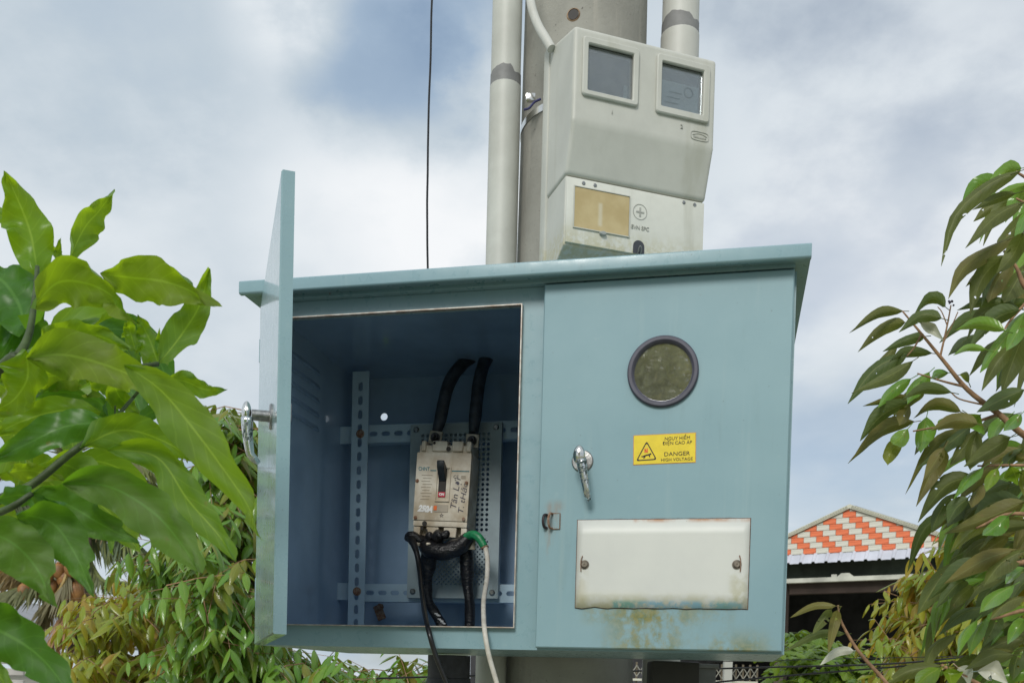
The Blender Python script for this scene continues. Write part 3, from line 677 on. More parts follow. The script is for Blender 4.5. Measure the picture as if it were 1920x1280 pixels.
# ------------------------------------------------------------------ circuit breaker and its cables
def breaker():
    ox, oz, yf = .316, .407, .345
    BM = CABM @ Matrix.Translation((ox, yf, oz)) @ Matrix.Rotation(math.radians(2.6), 4, 'Y')
    R = thing('circuit_breaker', 'dirty cream moulded circuit breaker with black toggle inside the open cabinet', 'circuit breaker', mat=BM)
    hw = .0715; zt, zb = .094, -.076; dp = .084
    bm = NB(); box(bm, -hw, hw, 0, dp-.002, zb, zt, .003); 
    box(bm, -hw+.004, hw-.004, .008, dp, zt-.002, zt+.020, .002)
    for x0, x1 in ((-.062, -.050), (-.034, .006), (.018, .047), (.056, .068)):      # phase barriers, teeth
        box(bm, x0, x1, .003, dp-.006, zt+.004, zt+.030, .002, 1)
    obj('case', bm, M_CASE, R, True)
    bm = NB(); box(bm, -hw+.001, hw-.001, .003, dp, zb-.014, zb+.001, .002)
    for x0, x1 in ((-.070, -.052), (-.036, -.004), (.010, .043), (.055, .070)): box(bm, x0, x1, .006, dp, zb-.040, zb-.0145, .0015, 1)
    box(bm, -.070, .070, .028, dp, zb-.036, zb-.0145, .001, 1)
    lc = obj('terminal_cover', bm, M_CASE, R, True)
    for x, z, r in ((-.040, zb-.008, .0065), (-.046, zb-.020, .004), (-.034, zb-.024, .003), (.020, zb-.027, .003)):
        bm = NB(); lathe(bm, [(r, 0), (r, .0006)], (x, .0024, z), (0, -1, 0), 14); obj('screw_hole', bm, M_INK, lc)
    for x, z, r in ((.010, zt+.010, .0060), (.012, zt+.024, .0035), (-.028, zt+.024, .0035)):
        bm = NB(); lathe(bm, [(r, 0), (r, .0006)], (x, .0024, z), (0, -1, 0), 14); obj('screw_hole', bm, M_INK, R)
    for x, z in ((-.066, .022), (-.064, -.070), (.062, -.070), (.063, .020)):
        bm = NB(); lathe(bm, [(.0048, 0), (.0048, .0012), (.0035, .002)], (x, -.0001, z), (0, -1, 0), 12); box(bm, x-.003, x+.003, -.0025, -.0019, z-.0006, z+.0006); obj('screw', bm, M_RUST, R)
    # toggle surround, slot and lever
    bm = NB(); x0, x1, z0, z1 = -.0165, .0215, -.028, .058
    for a in ((x0, x1, z1-.003, z1), (x0, x1, z0, z0+.003), (x0, x0+.003, z0+.003, z1-.003), (x1-.003, x1, z0+.003, z1-.003)): box(bm, a[0], a[1], -.003, .0005, a[2], a[3])
    sm = obj('toggle_frame', bm, M_CASE, R)
    bm = NB(); box(bm, -.009, .0105, -.0012, .0004, -.015, .054); obj('toggle_slot', bm, M_INK, R)
    bm = NB(); prism(bm, [(-.002, .050), (-.004, .060), (-.026, .070), (-.030, .066), (-.027, .052), (-.002, .022)], -.0085, .0095, .001, 1); obj('toggle', bm, M_DSTEEL if False else simple('toggle_black', (.025, .03, .035), .4, 0, .2, 60), R, True)
    bm = NB(); box(bm, -.0085, .0100, -.0020, -.0013, -.017, -.004); rm = obj('position_marker', bm, M_RED, R)
    text('marker_lettering', 'ON', .0085, M_WHITE, rm, (.001, -.0023, -.0105), 0, .0004)
    bm = NB(); box(bm, -.0175, .0195, -.0012, .0004, -.054, -.036); obj('rating_window', bm, simple('rating_window', (.42, .37, .29), .5), R)
    bm = NB(); box(bm, -.0175, -.0095, -.0022, -.0013, -.050, -.039); obj('orange_patch', bm, M_ORANGE, R)
    text('brand_lettering', 'CHNT', .0125, M_TEAL, R, (-.050, -.0004, .052), 0, .0002, 0, .029)
    bm = NB(); box(bm, -.033, -.017, -.0006, 0, .0475, .050); box(bm, .023, .068, -.0006, 0, .0475, .050); obj('printed_line', bm, M_TEAL, R)
    text('rating_lettering', '250A', .021, M_WHITE, R, (-.0405, -.0005, -.048), -.06, .0014, .35, .040)
    text('handwriting', 'Tân Lợi', .0225, M_HAND, R, (.037, -.0005, -.008), PI/2-.10, .0, .2, .076)
    text('handwriting', 'T. tHảo', .0200, M_HAND, R, (.057, -.0005, -.018), PI/2-.10, .0, .2, .076)
    text('approval_mark', 'CE', .0115, M_HAND, R, (.035, -.0004, .034), 0)
    bm = NB()
    for k in range(9): box(bm, -.055+.004*(k % 2), -.026-.003*(k % 3), -.0005, 0, .036-.0075*k, .0372-.0075*k)
    for k in range(3): box(bm, .048, .060, -.0005, 0, .030+.003*k, .0315+.003*k)
    obj('fine_print', bm, simple('faded_print', (.30, .24, .17), .6), R)
    text('terminal_mark', '☆', .012, M_HAND, R, (.004, -.0004, -.063), 0)
    # upper terminals: tabs with studs
    for x, z, tl in ((-.034, .137, .12), (.063, .131, .02)):
        bm = NB(); box(bm, -.0175, .0175, -.002, .002, -.017, .017, .001, 1, Matrix.Translation((x, .028, z)) @ Matrix.Rotation(tl, 4, 'Y'))
        t = obj('terminal', bm, M_TERM, R)
        bm = NB(); lathe(bm, [(.0125, 0), (.0125, .002)], (x, .0258, z), (0, -1, 0), 18); lathe(bm, [(.0102, .002), (.0102, .010), (.009, .0115)], (x, .0258, z), (0, -1, 0), 6); lathe(bm, [(.0052, .010), (.0052, .021), (.004, .0225)], (x, .0258, z), (0, -1, 0), 12)
        obj('terminal_bolt', bm, M_DSTEEL, t, True)
breaker()

def cable(name, label, pts, rad, mat, n=12, k=6, wob=0, cat='cable'):
    """pts in cabinet space"""
    P = [CABM @ Vector(p) for p in smooth_path(pts, k)]
    o0 = P[0].copy(); P = [p-o0 for p in P]
    bm = NB(); r = lerp_list(rad, len(P)) if isinstance(rad, (list, tuple)) else rad
    tube(bm, P, r, n, True, wob)
    o = obj(name, bm, mat, None, 'all', loc=o0); return tag(o, label, cat)
c_ = cabpt
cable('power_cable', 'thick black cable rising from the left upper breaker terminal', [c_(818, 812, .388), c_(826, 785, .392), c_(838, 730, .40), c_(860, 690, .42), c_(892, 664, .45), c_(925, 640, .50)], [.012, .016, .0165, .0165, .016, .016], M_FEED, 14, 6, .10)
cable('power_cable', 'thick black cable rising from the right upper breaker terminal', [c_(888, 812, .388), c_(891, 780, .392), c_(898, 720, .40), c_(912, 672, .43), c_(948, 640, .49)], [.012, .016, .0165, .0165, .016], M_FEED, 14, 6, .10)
cable('power_cable', 'tape wrapped black cable below the breaker with white paint marks, leaving to the lower left', [c_(822, 1000, .38), c_(808, 1030, .365), c_(802, 1062, .375), c_(800, 1095, .385), c_(803, 1125, .39), c_(815, 1148, .40), c_(828, 1172, .40), c_(832, 1200, .41)], [.018, .0215, .0205, .0135, .0125, .0130, .0140, .014], M_TAPE, 14, 7, .18)
cable('power_cable', 'tape wrapped black cable below the breaker, the right one hanging straight down', [c_(872, 1004, .38), c_(874, 1035, .37), c_(876, 1075, .38), c_(877, 1097, .385), c_(880, 1125, .39), c_(881, 1150, .40), c_(880, 1200, .41)], [.014, .0180, .0180, .0140, .0120, .0140, .0140], M_TAPE, 14, 7, .12)
def cable_marks():
    # white paint marks on the lower left cable
    mk = [o for o in bpy.data.objects if o.get('label', '').startswith('tape wrapped black cable below the breaker with white')][0]
    bm = NB()
    for (x, y), s_ in (((821, 1152), 1), ((827, 1162), 1), ((831, 1167), .8)):
        p = CABM @ c_(x, y, .3835); p -= mk.location
        for dx, dz in ((-.004, .003), (.003, -.002), (0, .0)):
            box(bm, p.x+dx-.0045*s_, p.x+dx+.0035*s_, p.y-.001, p.y+.001, p.z+dz-.0012, p.z+dz+.0014, 0, 1)
    o = obj('paint_mark', bm, M_WHITE, mk)
cable_marks()
lumpM = cable('wrapped_jumper', 'fat black taped jumper bundle sagging under the breaker between its lower terminals', [c_(790, 1012, .36), c_(805, 1028, .335), c_(835, 1034, .330), c_(862, 1022, .335), c_(880, 1006, .34)], [.014, .021, .022, .020, .016], M_TAPE, 16, 7, .22, 'cable')
bm = NB()
for (x, y, d, r) in ((822, 1005, .335, .0165), (835, 1001, .330, .0120), (806, 1006, .34, .012)):
    p = CABM @ c_(x, y, d) - lumpM.location
    R_ = bmesh.ops.create_icosphere(bm, subdivisions=3, radius=r, matrix=Matrix.Translation(p))['verts']
    for v in R_: v.co += (v.co-p)*.35*mnoise.noise(v.co*60)
obj('tape_knot', bm, M_TAPE, lumpM, 'all')
for (x, y, d, a, b) in ((884, 1018, .345, .010, .016), (803, 1022, .318, .006, .007), (785, 1018, .33, .005, .007)):
    bm = NB(); p = CABM @ c_(x, y, d) - lumpM.location; box(bm, p.x-a, p.x+a, p.y-.002, p.y+.002, p.z-b, p.z+b, .002, 2); obj('bare_lug', bm, M_TERM, lumpM, True)
bc = cable('thin_cable', 'thin glossy black cable hanging out of the open doorway beside the white one', [c_(764, 1008, .34), c_(772, 1013, .32), c_(781, 1035, .30), c_(787, 1070, .27), c_(791, 1110, .18), c_(797, 1150, .05), c_(804, 1183, -.022), c_(816, 1225, -.022), c_(836, 1275, -.012), c_(862, 1340, -.005), c_(880, 1420, 0), c_(890, 2200, .05), c_(890, 2650, .05)], [.009, .0095, .0068, .0062, .0060, .0058, .0056, .0056, .0056, .0056, .0056, .0056], M_BLACK, 12, 8)
bm = NB(); P_ = [CABM @ p - bc.location for p in smooth_path([c_(762, 1006, .335), c_(772, 1003, .33), c_(786, 1012, .335), c_(797, 1016, .345)], 5)]; tube(bm, P_, lerp_list([.006, .011, .012, .010], len(P_)), 12, True, .3); obj('taped_end', bm, M_TAPE, bc, 'all')
wc = cable('thin_cable', 'white cable with a green sleeve hanging out of the open doorway', [c_(910, 1024, .315), c_(914, 1050, .29), c_(913, 1085, .24), c_(907, 1125, .13), c_(907, 1160, .03), c_(909, 1184, -.022), c_(916, 1225, -.022), c_(931, 1278, -.010), c_(950, 1345, -.005), c_(962, 1420, 0), c_(970, 2200, .05), c_(970, 2650, .05)], [.0062, .0062, .0060, .0056, .0054, .0053, .0053, .0053, .0053, .0053, .0053], M_WHITEC, 12, 8)
bm = NB(); P_ = [CABM @ p - wc.location for p in smooth_path([c_(872, 1008, .335), c_(886, 1002, .325), c_(898, 1008, .318), c_(909, 1026, .3155)], 6)]; tube(bm, P_, lerp_list([.0105, .0112, .0108, .0095], len(P_)), 14, True, .05); obj('green_sleeve', bm, M_GREEN, wc, 'all')
bm = NB(); P_ = [CABM @ p - wc.location for p in (c_(908.5, 1025, .3155), c_(909.6, 1027.5, .3152))]; tube(bm, P_, .0100, 14); obj('sleeve_end', bm, M_RUST, wc, 'all')

# ------------------------------------------------------------------ pole, conduits, meter box
def pole():
    X, Y = .157, 2.84
    bm = NB(); h = 8.5; r = lambda z: .1845-.0075*(z-1.7)
    n = 40; rings = []
    zs = [0, .8, 1.7, 2.4, 3.0, 3.6, 4.5, 6, h]
    tube(bm, [(0, 0, z) for z in zs], [r(z) for z in zs], n)
    o = tag(obj('utility_pole', bm, M_CONC, None, True, (X, Y, 0)), 'round grey concrete utility pole behind the cabinet and meter box', 'utility pole')
    # lifting hole with a chipped rim
    p = at(1076, 31, 2.68); d = Vector((p.x-X, p.y-Y, 0)).normalized()
    bm = NB(); rr = r(p.z); c = Vector((0, 0, p.z))+d*(rr-.012); lathe(bm, [(.0135, 0), (.0135, .0135)], c, d, 18); obj('lifting_hole', bm, M_INK, o)
    bm = NB(); c = Vector((0, 0, p.z))+d*(rr-.003); lathe(bm, [(.0145, 0), (.0150, .005), (.0175, .0035), (.019, .001)], c, d, 18, False, False); obj('hole_rim', bm, simple('chipped_rim', (.40, .27, .17), .9, 0, .3, 60), o, True)
    # cracks: fine recessed lines kept in the material
    return o
pole()
def conduit(name, label, X, Y, r, zb, zt, mat, band, bands=1):
    bm = NB(); tube(bm, [(0, 0, band-.04), (0, 0, (band+zt)/2), (0, 0, zt)], r*.955, 28)
    o = tag(obj(name, bm, mat, None, True, (X, Y, 0)), label, 'conduit pipe')
    # ragged tape band
    bm = NB(); n = 40; lo, hi = [], []
    for k in range(n):
        a = 2*PI*k/n; q = mnoise.noise(Vector((math.cos(a)*1.3, math.sin(a)*1.3, band)))*.045; q2 = mnoise.noise(Vector((math.cos(a)*2.4, math.sin(a)*2.4, band+5)))*.016
        lo.append(bm.verts.new((math.cos(a)*(r*.955+.0012), math.sin(a)*(r*.955+.0012), band-.020))); hi.append(bm.verts.new((math.cos(a)*(r*.955+.0008), math.sin(a)*(r*.955+.0008), band+.016+q2+q*.4)))
    for k in range(n): bm.faces.new((lo[k], lo[(k+1) % n], hi[(k+1) % n], hi[k]))
    obj('tape_band', bm, simple('grey_tape', (.24, .24, .235), .6, 0, .3, 14, c2=(.15, .15, .145)), o, True)
    bm = NB(); lathe(bm, [(r, zb), (r, (zb+band)/2), (r, band-.020), (r-.0012, band-.0185), (r*.955, band-.0185)], (0, 0, 0), (0, 0, 1), 28, True, False); obj('lower_pipe', bm, mat, o, True)
conduit('conduit_pipe', 'grey pvc conduit pipe running up the left side of the pole', -.0615, 2.765, .0428, 0, 5.2, M_PVC, at(948, 133, 2.72).z)
conduit('conduit_pipe', 'pale pvc conduit pipe rising behind the right corner of the meter box', .4215, 2.83, .0535, 0, 5.2, M_PVC2, at(1275, 34, 2.78).z)

MTM = Matrix.Translation((.1078, 2.40, CAMH+1.5595)) @ Matrix.Rotation(.3225, 4, 'Z')
def meter_box():
    R = thing('meter_box', 'grey white plastic double meter box strapped to the pole above the cabinet', 'meter box', mat=MTM)
    W = .3812
    def face_cut(bm, rects, x0, x1, z0, z1, y, depth):
        """front face in x-z at y with rectangular openings going back depth"""
        xs = sorted({x0, x1} | {a for r in rects for a in r[:2]}); zs = sorted({z0, z1} | {a for r in rects for a in r[2:]})
        for a, b in zip(xs, xs[1:]):
            for c, d in zip(zs, zs[1:]):
                mx, mz = (a+b)/2, (c+d)/2
                if any(r[0] < mx < r[1] and r[2] < mz < r[3] for r in rects): continue
                quad(bm, ((a, y, c), (b, y, c), (b, y, d), (a, y, d)))
        for r in rects:
            P = ((r[0], r[2]), (r[1], r[2]), (r[1], r[3]), (r[0], r[3]))
            for i in range(4):
                p, q = P[i], P[(i+1) % 4]; quad(bm, ((p[0], y, p[1]), (p[0], y+depth, p[1]), (q[0], y+depth, q[1]), (q[0], y, q[1])))
            quad(bm, [(p[0], y+depth, p[1]) for p in P])
    wins = ((.0345, .1527, -.1465, -.0380), (.2290, .3435, -.1435, -.0370))
    # upper housing: rounded shell with a flush front
    bm = NB()
    prism(bm, [(.001, 0), (.001, -.2172), (.0370, -.3297), (.175, -.3297), (.175, .048)], 0, W, .010, 4)
    # remove the flat front face between bevels and replace it by one with openings
    front = [f for f in bm.faces if f.normal.y < -.999 or (abs(f.calc_center_median().y-.001) < 1e-4 and f.calc_area() > .02)]
    f = max(bm.faces, key=lambda q: (q.calc_area() if abs(q.calc_center_median().y-.001) < 1e-4 else 0))
    xs = [v.co.x for v in f.verts]; zs = [v.co.z for v in f.verts]; fx0, fx1, fz0, fz1 = min(xs), max(xs), min(zs), max(zs)
    bmesh.ops.delete(bm, geom=[f], context='FACES_ONLY')
    face_cut(bm, wins, fx0, fx1, fz0, fz1, .001, .022)
    bmesh.ops.remove_doubles(bm, verts=bm.verts, dist=1e-6)
    uh = obj('upper_housing', bm, M_METER, R, True)
    for p in uh.data.polygons: p.use_smooth = p.area < .004
    # back tray, a little larger
    bm = NB(); box(bm, -.004, W+.003, .168, .2053, -.528, .052, .004); obj('back_tray', bm, M_METER, R, True)
    # lower cover with chamfered foot
    bm = NB(); prism(bm, [(.0400, -.3315), (.0440, -.4945), (.088, -.517), (.170, -.522), (.170, -.3315)], .002, W-.002, .004, 3); lo_ = obj('lower_cover', bm, M_METER, R, True)
    for p in lo_.data.polygons: p.use_smooth = p.area < .002
    bm = NB(); box(bm, .0045, W-.003, .0365, .0450, -.4905, -.3345, .0022)
    lc = obj('cover_panel', bm, M_COVER, R, True)
    def frame(x0, x1, z0, z1, ix0, ix1, iz0, iz1, y, pr, parent, name='window_frame'):
        bm = NB(); O = [(x0, z0), (x1, z0), (x1, z1), (x0, z1)]; I = [(ix0, iz0), (ix1, iz0), (ix1, iz1), (ix0, iz1)]
        def ring(P, y_, rr):
            out = []
            for i in range(4):
                p = Vector(P[i]); a = (Vector(P[i-1])-p).normalized(); b = (Vector(P[(i+1) % 4])-p).normalized()
                for s_ in range(4):
                    t = s_/3; u = p+a*rr; v_ = p+b*rr; q = (1-t)**2*u+2*t*(1-t)*p+t*t*v_; out.append(bm.verts.new((q.x, y_, q.y)))
            return out
        g = .0022
        Q = lambda P, s_: [(p[0]+(s_ if i in (0, 3) else -s_), p[1]+(s_ if i in (0, 1) else -s_)) for i, p in enumerate(P)]
        rs = [ring(O, y-.0003, .008), ring(O, y-pr+g, .008), ring(Q(O, g), y-pr, .007), ring(Q(I, -g), y-pr, .004), ring(I, y-pr+g, .003), ring(I, y+.004, .003)]
        for A, B in zip(rs, rs[1:]):
            for k in range(16): bm.faces.new((A[k], A[(k+1) % 16], B[(k+1) % 16], B[k]))
        return obj(name, bm, M_METER, parent, True)
    for i, (o_, g) in enumerate((((.0205, .1672, -.1588, -.0225), wins[0]), ((.2155, .3610, -.1605, -.0205), wins[1]))):
        fr = frame(o_[0], o_[1], o_[2], o_[3], g[0], g[1], g[2], g[3], .001, .0085, R)
        bm = NB(); box(bm, g[0]+.0005, g[1]-.0005, .0035, .0055, g[2]+.0005, g[3]-.0005); obj('window_pane', bm, M_GLASS, R)
        bm = NB(); y_ = .0215
        if i == 0:
            box(bm, g[0]+.001, g[1]-.001, y_, y_+.001, g[2]+.001, g[3]-.001); obj('meter_face', bm, M_METERDARK, R)
            bm = NB(); box(bm, g[1]-.014, g[1]-.004, y_-.004, y_-.0005, g[2]+.003, g[2]+.045); obj('meter_edge', bm, M_DIAL, R)
        else:
            box(bm, g[0]+.001, g[1]-.001, y_, y_+.001, g[2]+.001, g[3]-.001); obj('meter_face', bm, M_METERDARK, R)
            bm = NB(); y_ = .0125; box(bm, g[0]+.003, g[1]-.006, y_-.006, y_+.006, g[2]+.001, g[2]+.072, .004, 2); dl = obj('meter_dial', bm, M_DIAL, R)
            bm = NB()
            for k in range(3): box(bm, g[0]+.014+.006*k, g[0]+.052+.004*k, y_-.0072, y_-.0062, g[2]+.018+.013*k, g[2]+.0200+.013*k)
            lathe(bm, [(.013, 0), (.013, .0008), (.0105, .0008), (.0105, 0)], (g[1]-.036, y_-.0062, g[2]+.052), (0, -1, 0), 20, False, False); obj('dial_print', bm, simple('dial_print', (.26, .36, .38), .6), dl)
    # moulded numbers and maker's oval
    text('moulded_number', '1', .013, M_MOULD, R, (.102, .0002, -.183), 0, 0, 0, None, .0012); text('moulded_number', '2', .014, M_MOULD, R, (.289, .0002, -.1800), 0, 0, 0, None, .0012)
    bm = NB(); ox, oz = .3400, -.1935
    tube(bm, [(ox+.0245*math.copysign(abs(math.cos(a))**.5, math.cos(a)), .0003, oz+.0105*math.copysign(abs(math.sin(a))**.5, math.sin(a))) for a in [2*PI*k/28 for k in range(29)]], .0009, 5, False)
    tube(bm, [(ox-.02+.04*k/8, .0003, oz+.001+.005*math.sin(PI*k/8)) for k in range(9)], .0008, 5, False); 
    for k in range(9): box(bm, ox-.017+.004*k, ox-.0148+.004*k, -.0006, .0012, oz-.005, oz-.0005-.0012*(k % 2))
    obj('maker_oval', bm, M_MOULD, R)
    # yellowed breaker window in the lower cover
    ax0, ax1, az0, az1 = .0240, .1700, -.4525, -.3560; y = .0365
    bm = NB(); box(bm, ax0, ax1, y-.0018, y+.001, az0, az1, .0008, 1); obj('yellow_pane', bm, M_AMBER, lc)
    bm = NB()
    for a in ((ax0-.002, ax1+.002, az1, az1+.002), (ax0-.002, ax1+.002, az0-.002, az0), (ax0-.002, ax0, az0, az1), (ax1, ax1+.002, az0, az1)): box(bm, a[0], a[1], y-.0035, y+.001, a[2], a[3])
    obj('pane_rim', bm, M_METER, lc)
    bm = NB(); lathe(bm, [(.0085, 0), (.0095, .003), (.0075, .007), (.003, .0075)], (0, 0, 0), (0, -1, 0), 20)
    for v in bm.verts: v.co.z *= .55
    obj('pane_catch', bm, simple('catch_grey', (.42, .45, .42), .4), lc, True, loc=(.1000, y-.0015, -.4575))
    bm = NB(); ex, ez = .2000, -.3870
    tube(bm, [(ex+.0185*math.cos(a), y-.0003, ez+.0185*math.sin(a)) for a in [2*PI*k/28 for k in range(29)]], .0010, 6, False)
    box(bm, ex-.011, ex+.011, y-.0016, y+.001, ez-.0022, ez+.0022, .0006, 1); box(bm, ex-.0022, ex+.0022, y-.0019, y+.001, ez-.011, ez+.011, .0006, 1)
    obj('plus_emblem', bm, M_MOULD, lc)
    text('moulded_lettering', 'EVN SPC', .0135, M_MOULD, lc, (.2010, y-.0006, -.4265), 0, 0, 0, .048, .0012)
    for x, z in ((.0474, -.3440), (.0776, -.3438), (.3201, -.3425), (.3508, -.3430)):
        bm = NB(); lathe(bm, [(.0048, 0), (.0048, .001), (.0036, .0022)], (x, y+.0003, z), (0, -1, 0), 14); box(bm, x-.003, x+.003, y-.0027, y-.0018, z-.0007, z+.0007); obj('screw', bm, M_STEEL, lc, True)
    # cable hole with the padlock shackle
    bm = NB(); P = []
    for k in range(17):
        a = PI*k/16; P.append((.199+.0155*math.cos(a), -.472+.0155*math.sin(a)))
    P += [(.1835, -.4895), (.2145, -.4895)]
    bm.faces.new([bm.verts.new((p[0], y-.0006, p[1])) for p in P]); bmesh.ops.extrude_face_region; obj('lock_recess', bm, M_DARK, lc)
    bm = NB(); tube(bm, smooth_path([(.196, y-.001, -.492), (.196, y-.008, -.480), (.199, y-.010, -.474), (.203, y-.008, -.480), (.204, y-.001, -.492)], 4), .0014, 8); obj('lock_wire', bm, M_STEEL, lc, True)
meter_box()

def strap():
    # steel band round the pole with a folded buckle
    X, Y = .157, 2.84; z = at(998, 193, 2.70).z; r = .1845-.0075*(z-1.7)+.0012
    bm = NB(); n = 48; tilt = .05
    def P(a, rr, dz): return (math.cos(a)*rr, math.sin(a)*rr, dz+tilt*math.cos(a)*r)
    rings = [[bm.verts.new(P(2*PI*k/n, rr, dz)) for k in range(n)] for rr, dz in ((r, -.009), (r+.0012, -.009), (r+.0012, .009), (r, .009))]
    for A, B in zip(rings, rings[1:]+rings[:1]):
        for k in range(n): bm.faces.new((A[k], A[(k+1) % n], B[(k+1) % n], B[k]))
    o = tag(obj('pole_strap', bm, M_CHROME, None, True, (X, Y, z)), 'thin shiny steel strap with folded buckle round the pole beside the meter box', 'strap')
    p = at(994, 190, 2.70); q = p-Vector((X, Y, z)); bm = NB(); box(bm, q.x-.012, q.x+.014, q.y-.012, q.y+.002, q.z-.004, q.z+.016, .003, 2); obj('buckle', bm, M_CHROME, o, True)
    bm = NB(); pts = [at(x, y, 2.69)-Vector((X, Y, z)) for x, y in ((982, 206), (992, 203), (1002, 192), (1014, 186))]; tube(bm, smooth_path(pts, 4), .0032, 8); obj('binding_wire', bm, M_BIND, o, True)
strap()
def flex():
    pts = smooth_path([at(975, -120, 2.60), at(992, -20, 2.60), at(998, 18, 2.58), at(1010, 50, 2.56), at(1024, 74, 2.54), at(1034, 92, 2.53)], 6); o0 = pts[-1].copy()
    bm = NB(); tube(bm, [p-o0 for p in pts], .0112, 14); tag(obj('flexible_conduit', bm, M_PVC2, None, True, o0), 'thin pale flexible conduit curving into the top left of the meter box', 'conduit pipe')
flex()
def drop_wire():
    pts = [at(x, y, 3.0) for x, y in ((812, -60), (809, 30), (807, 120), (804, 200), (802, 300), (801, 400), (802, 500), (803, 600))]
    pts = [p+Vector((.0012*mnoise.noise(Vector((0, 0, p.z*9))), 0, 0)) for p in smooth_path(pts, 5)]
    top = pts[0]+Vector((.02, .1, 3.2)); pts = [top]+pts+[Vector((pts[-1].x, 3.0, 1.9))]
    o0 = pts[-1].copy(); bm = NB(); tube(bm, [p-o0 for p in pts], .0032, 8); tag(obj('drop_wire', bm, M_BLACK, None, True, o0), 'thin black wire hanging straight down behind the cabinet, left of the pole', 'wire')
drop_wire()

def under_pipes():
    # sleeve below the cabinet, left
    p = at(842, 1238, 2.55)
    bm = NB(); tube(bm, [(0, 0, 0), (0, 0, 1.58)], .052, 28); lathe(bm, [(.052, 1.50), (.0585, 1.505), (.0600, 1.60), (.056, 1.655), (.050, 1.66)], (0, 0, 0), (0, 0, 1), 28, False, True)
    bm2 = NB(); tube(bm2, [(0, 0, 1.655), (0, 0, 1.7145)], .0545, 24)
    o = tag(obj('cable_sleeve', bm, M_RUBBER, None, True, (p.x, p.y, 0)), 'black rubber cable sleeve hanging under the cabinet left of the conduit', 'cable sleeve'); obj('sleeve_neck', bm2, M_RUBBER, o, True)
    # dark duct and grey channel, right of the pole
    a = at(1262, 1240, 2.62); bm = NB(); box(bm, -.062, .062, -.05, .05, 0, 1.715, .006); tag(obj('cable_duct', bm, simple('dark_duct', (.045, .04, .036), .6, 0, .2, 8), None, True, (a.x, a.y, 0)), 'dark square cable duct under the cabinet right of the pole', 'cable duct')
    b = at(1322, 1240, 2.66); bm = NB(); box(bm, -.026, .026, -.022, .022, 0, 1.700, .003); box(bm, -.033, .033, -.028, .028, 1.70, 1.712, .002)
    tag(obj('steel_post', bm, simple('grey_post', (.24, .24, .23), .6, .2, .2, 12), None, True, (b.x, b.y, 0)), 'short grey steel post holding the cabinet, right of the dark duct', 'post')
under_pipes()
def side_wires():
    for lab, pts, D, r in (('upper of the two dark overhead wires under the cabinet at right', ((1300, 1254), (1440, 1250), (1659, 1244), (1809, 1231), (2050, 1205)), 3.6, .0034),
                           ('lower of the two dark overhead wires under the cabinet at right', ((1300, 1282), (1440, 1269), (1596, 1256), (1809, 1239), (2050, 1222)), 3.6, .0034),
                           ('very thin dark wire just above the two overhead wires at right', ((1500, 1236), (1543, 1235), (1768, 1230), (2050, 1222)), 3.7, .0015)):
        P = [at(x, y, D+.15*(x-1500)/500) for x, y in pts]
        P = [P[0]+(P[0]-P[1])*4]+P+[P[-1]+(P[-1]-P[-2])*6]
        P = smooth_path(P, 6); o0 = P[0].copy(); bm = NB(); tube(bm, [p-o0 for p in P], r, 6); tag(obj('overhead_wire', bm, M_BLACK, None, True, o0), lab, 'wire', 'wires crossing under the cabinet')
side_wires()

# ------------------------------------------------------------------ house at the right
HSM = Matrix.Translation((6.0071, 18., CAMH+3.2813)) @ Matrix.Rotation(-.6048, 4, 'Z')   # origin at the gable apex, x along the front, -y outwards
M_TO = Mat('orange_tile'); _a = M_TO.noise(1.5, 4, .6, stretch=(1, 1, 22)); M_TO.color(M_TO.mix(M_TO.ramp(_a, .42, .62), (.80, .20, .08), (.60, .12, .045))); M_TO.rough(.5); M_TO.bump(_a, .6, .02); M_TO = M_TO.m
M_TW = Mat('white_tile'); _a = M_TW.noise(1.5, 4, .6, stretch=(1, 1, 22)); M_TW.color(M_TW.mix(M_TW.ramp(_a, .42, .62), (.66, .64, .56), (.54, .52, .45))); M_TW.rough(.5); M_TW.bump(_a, .6, .02); M_TW = M_TW.m
M_TRIM = simple('trim_plaster', (.64, .63, .52), .7, 0, .08, 4)
M_TRIMD = simple('trim_relief', (.30, .30, .22), .8, 0, .1, 8)
M_ROOFW = simple('white_sheet_roof', (.62, .64, .72), .4, .1, .1, 2)
M_BEAM = simple('painted_beam', (.58, .58, .50), .6, 0, .2, 3)
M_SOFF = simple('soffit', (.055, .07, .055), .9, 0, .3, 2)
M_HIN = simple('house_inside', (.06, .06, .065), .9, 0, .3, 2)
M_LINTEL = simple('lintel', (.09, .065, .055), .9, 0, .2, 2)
M_HWALL = simple('house_wall', (.52, .52, .47), .8, 0, .1, 1)
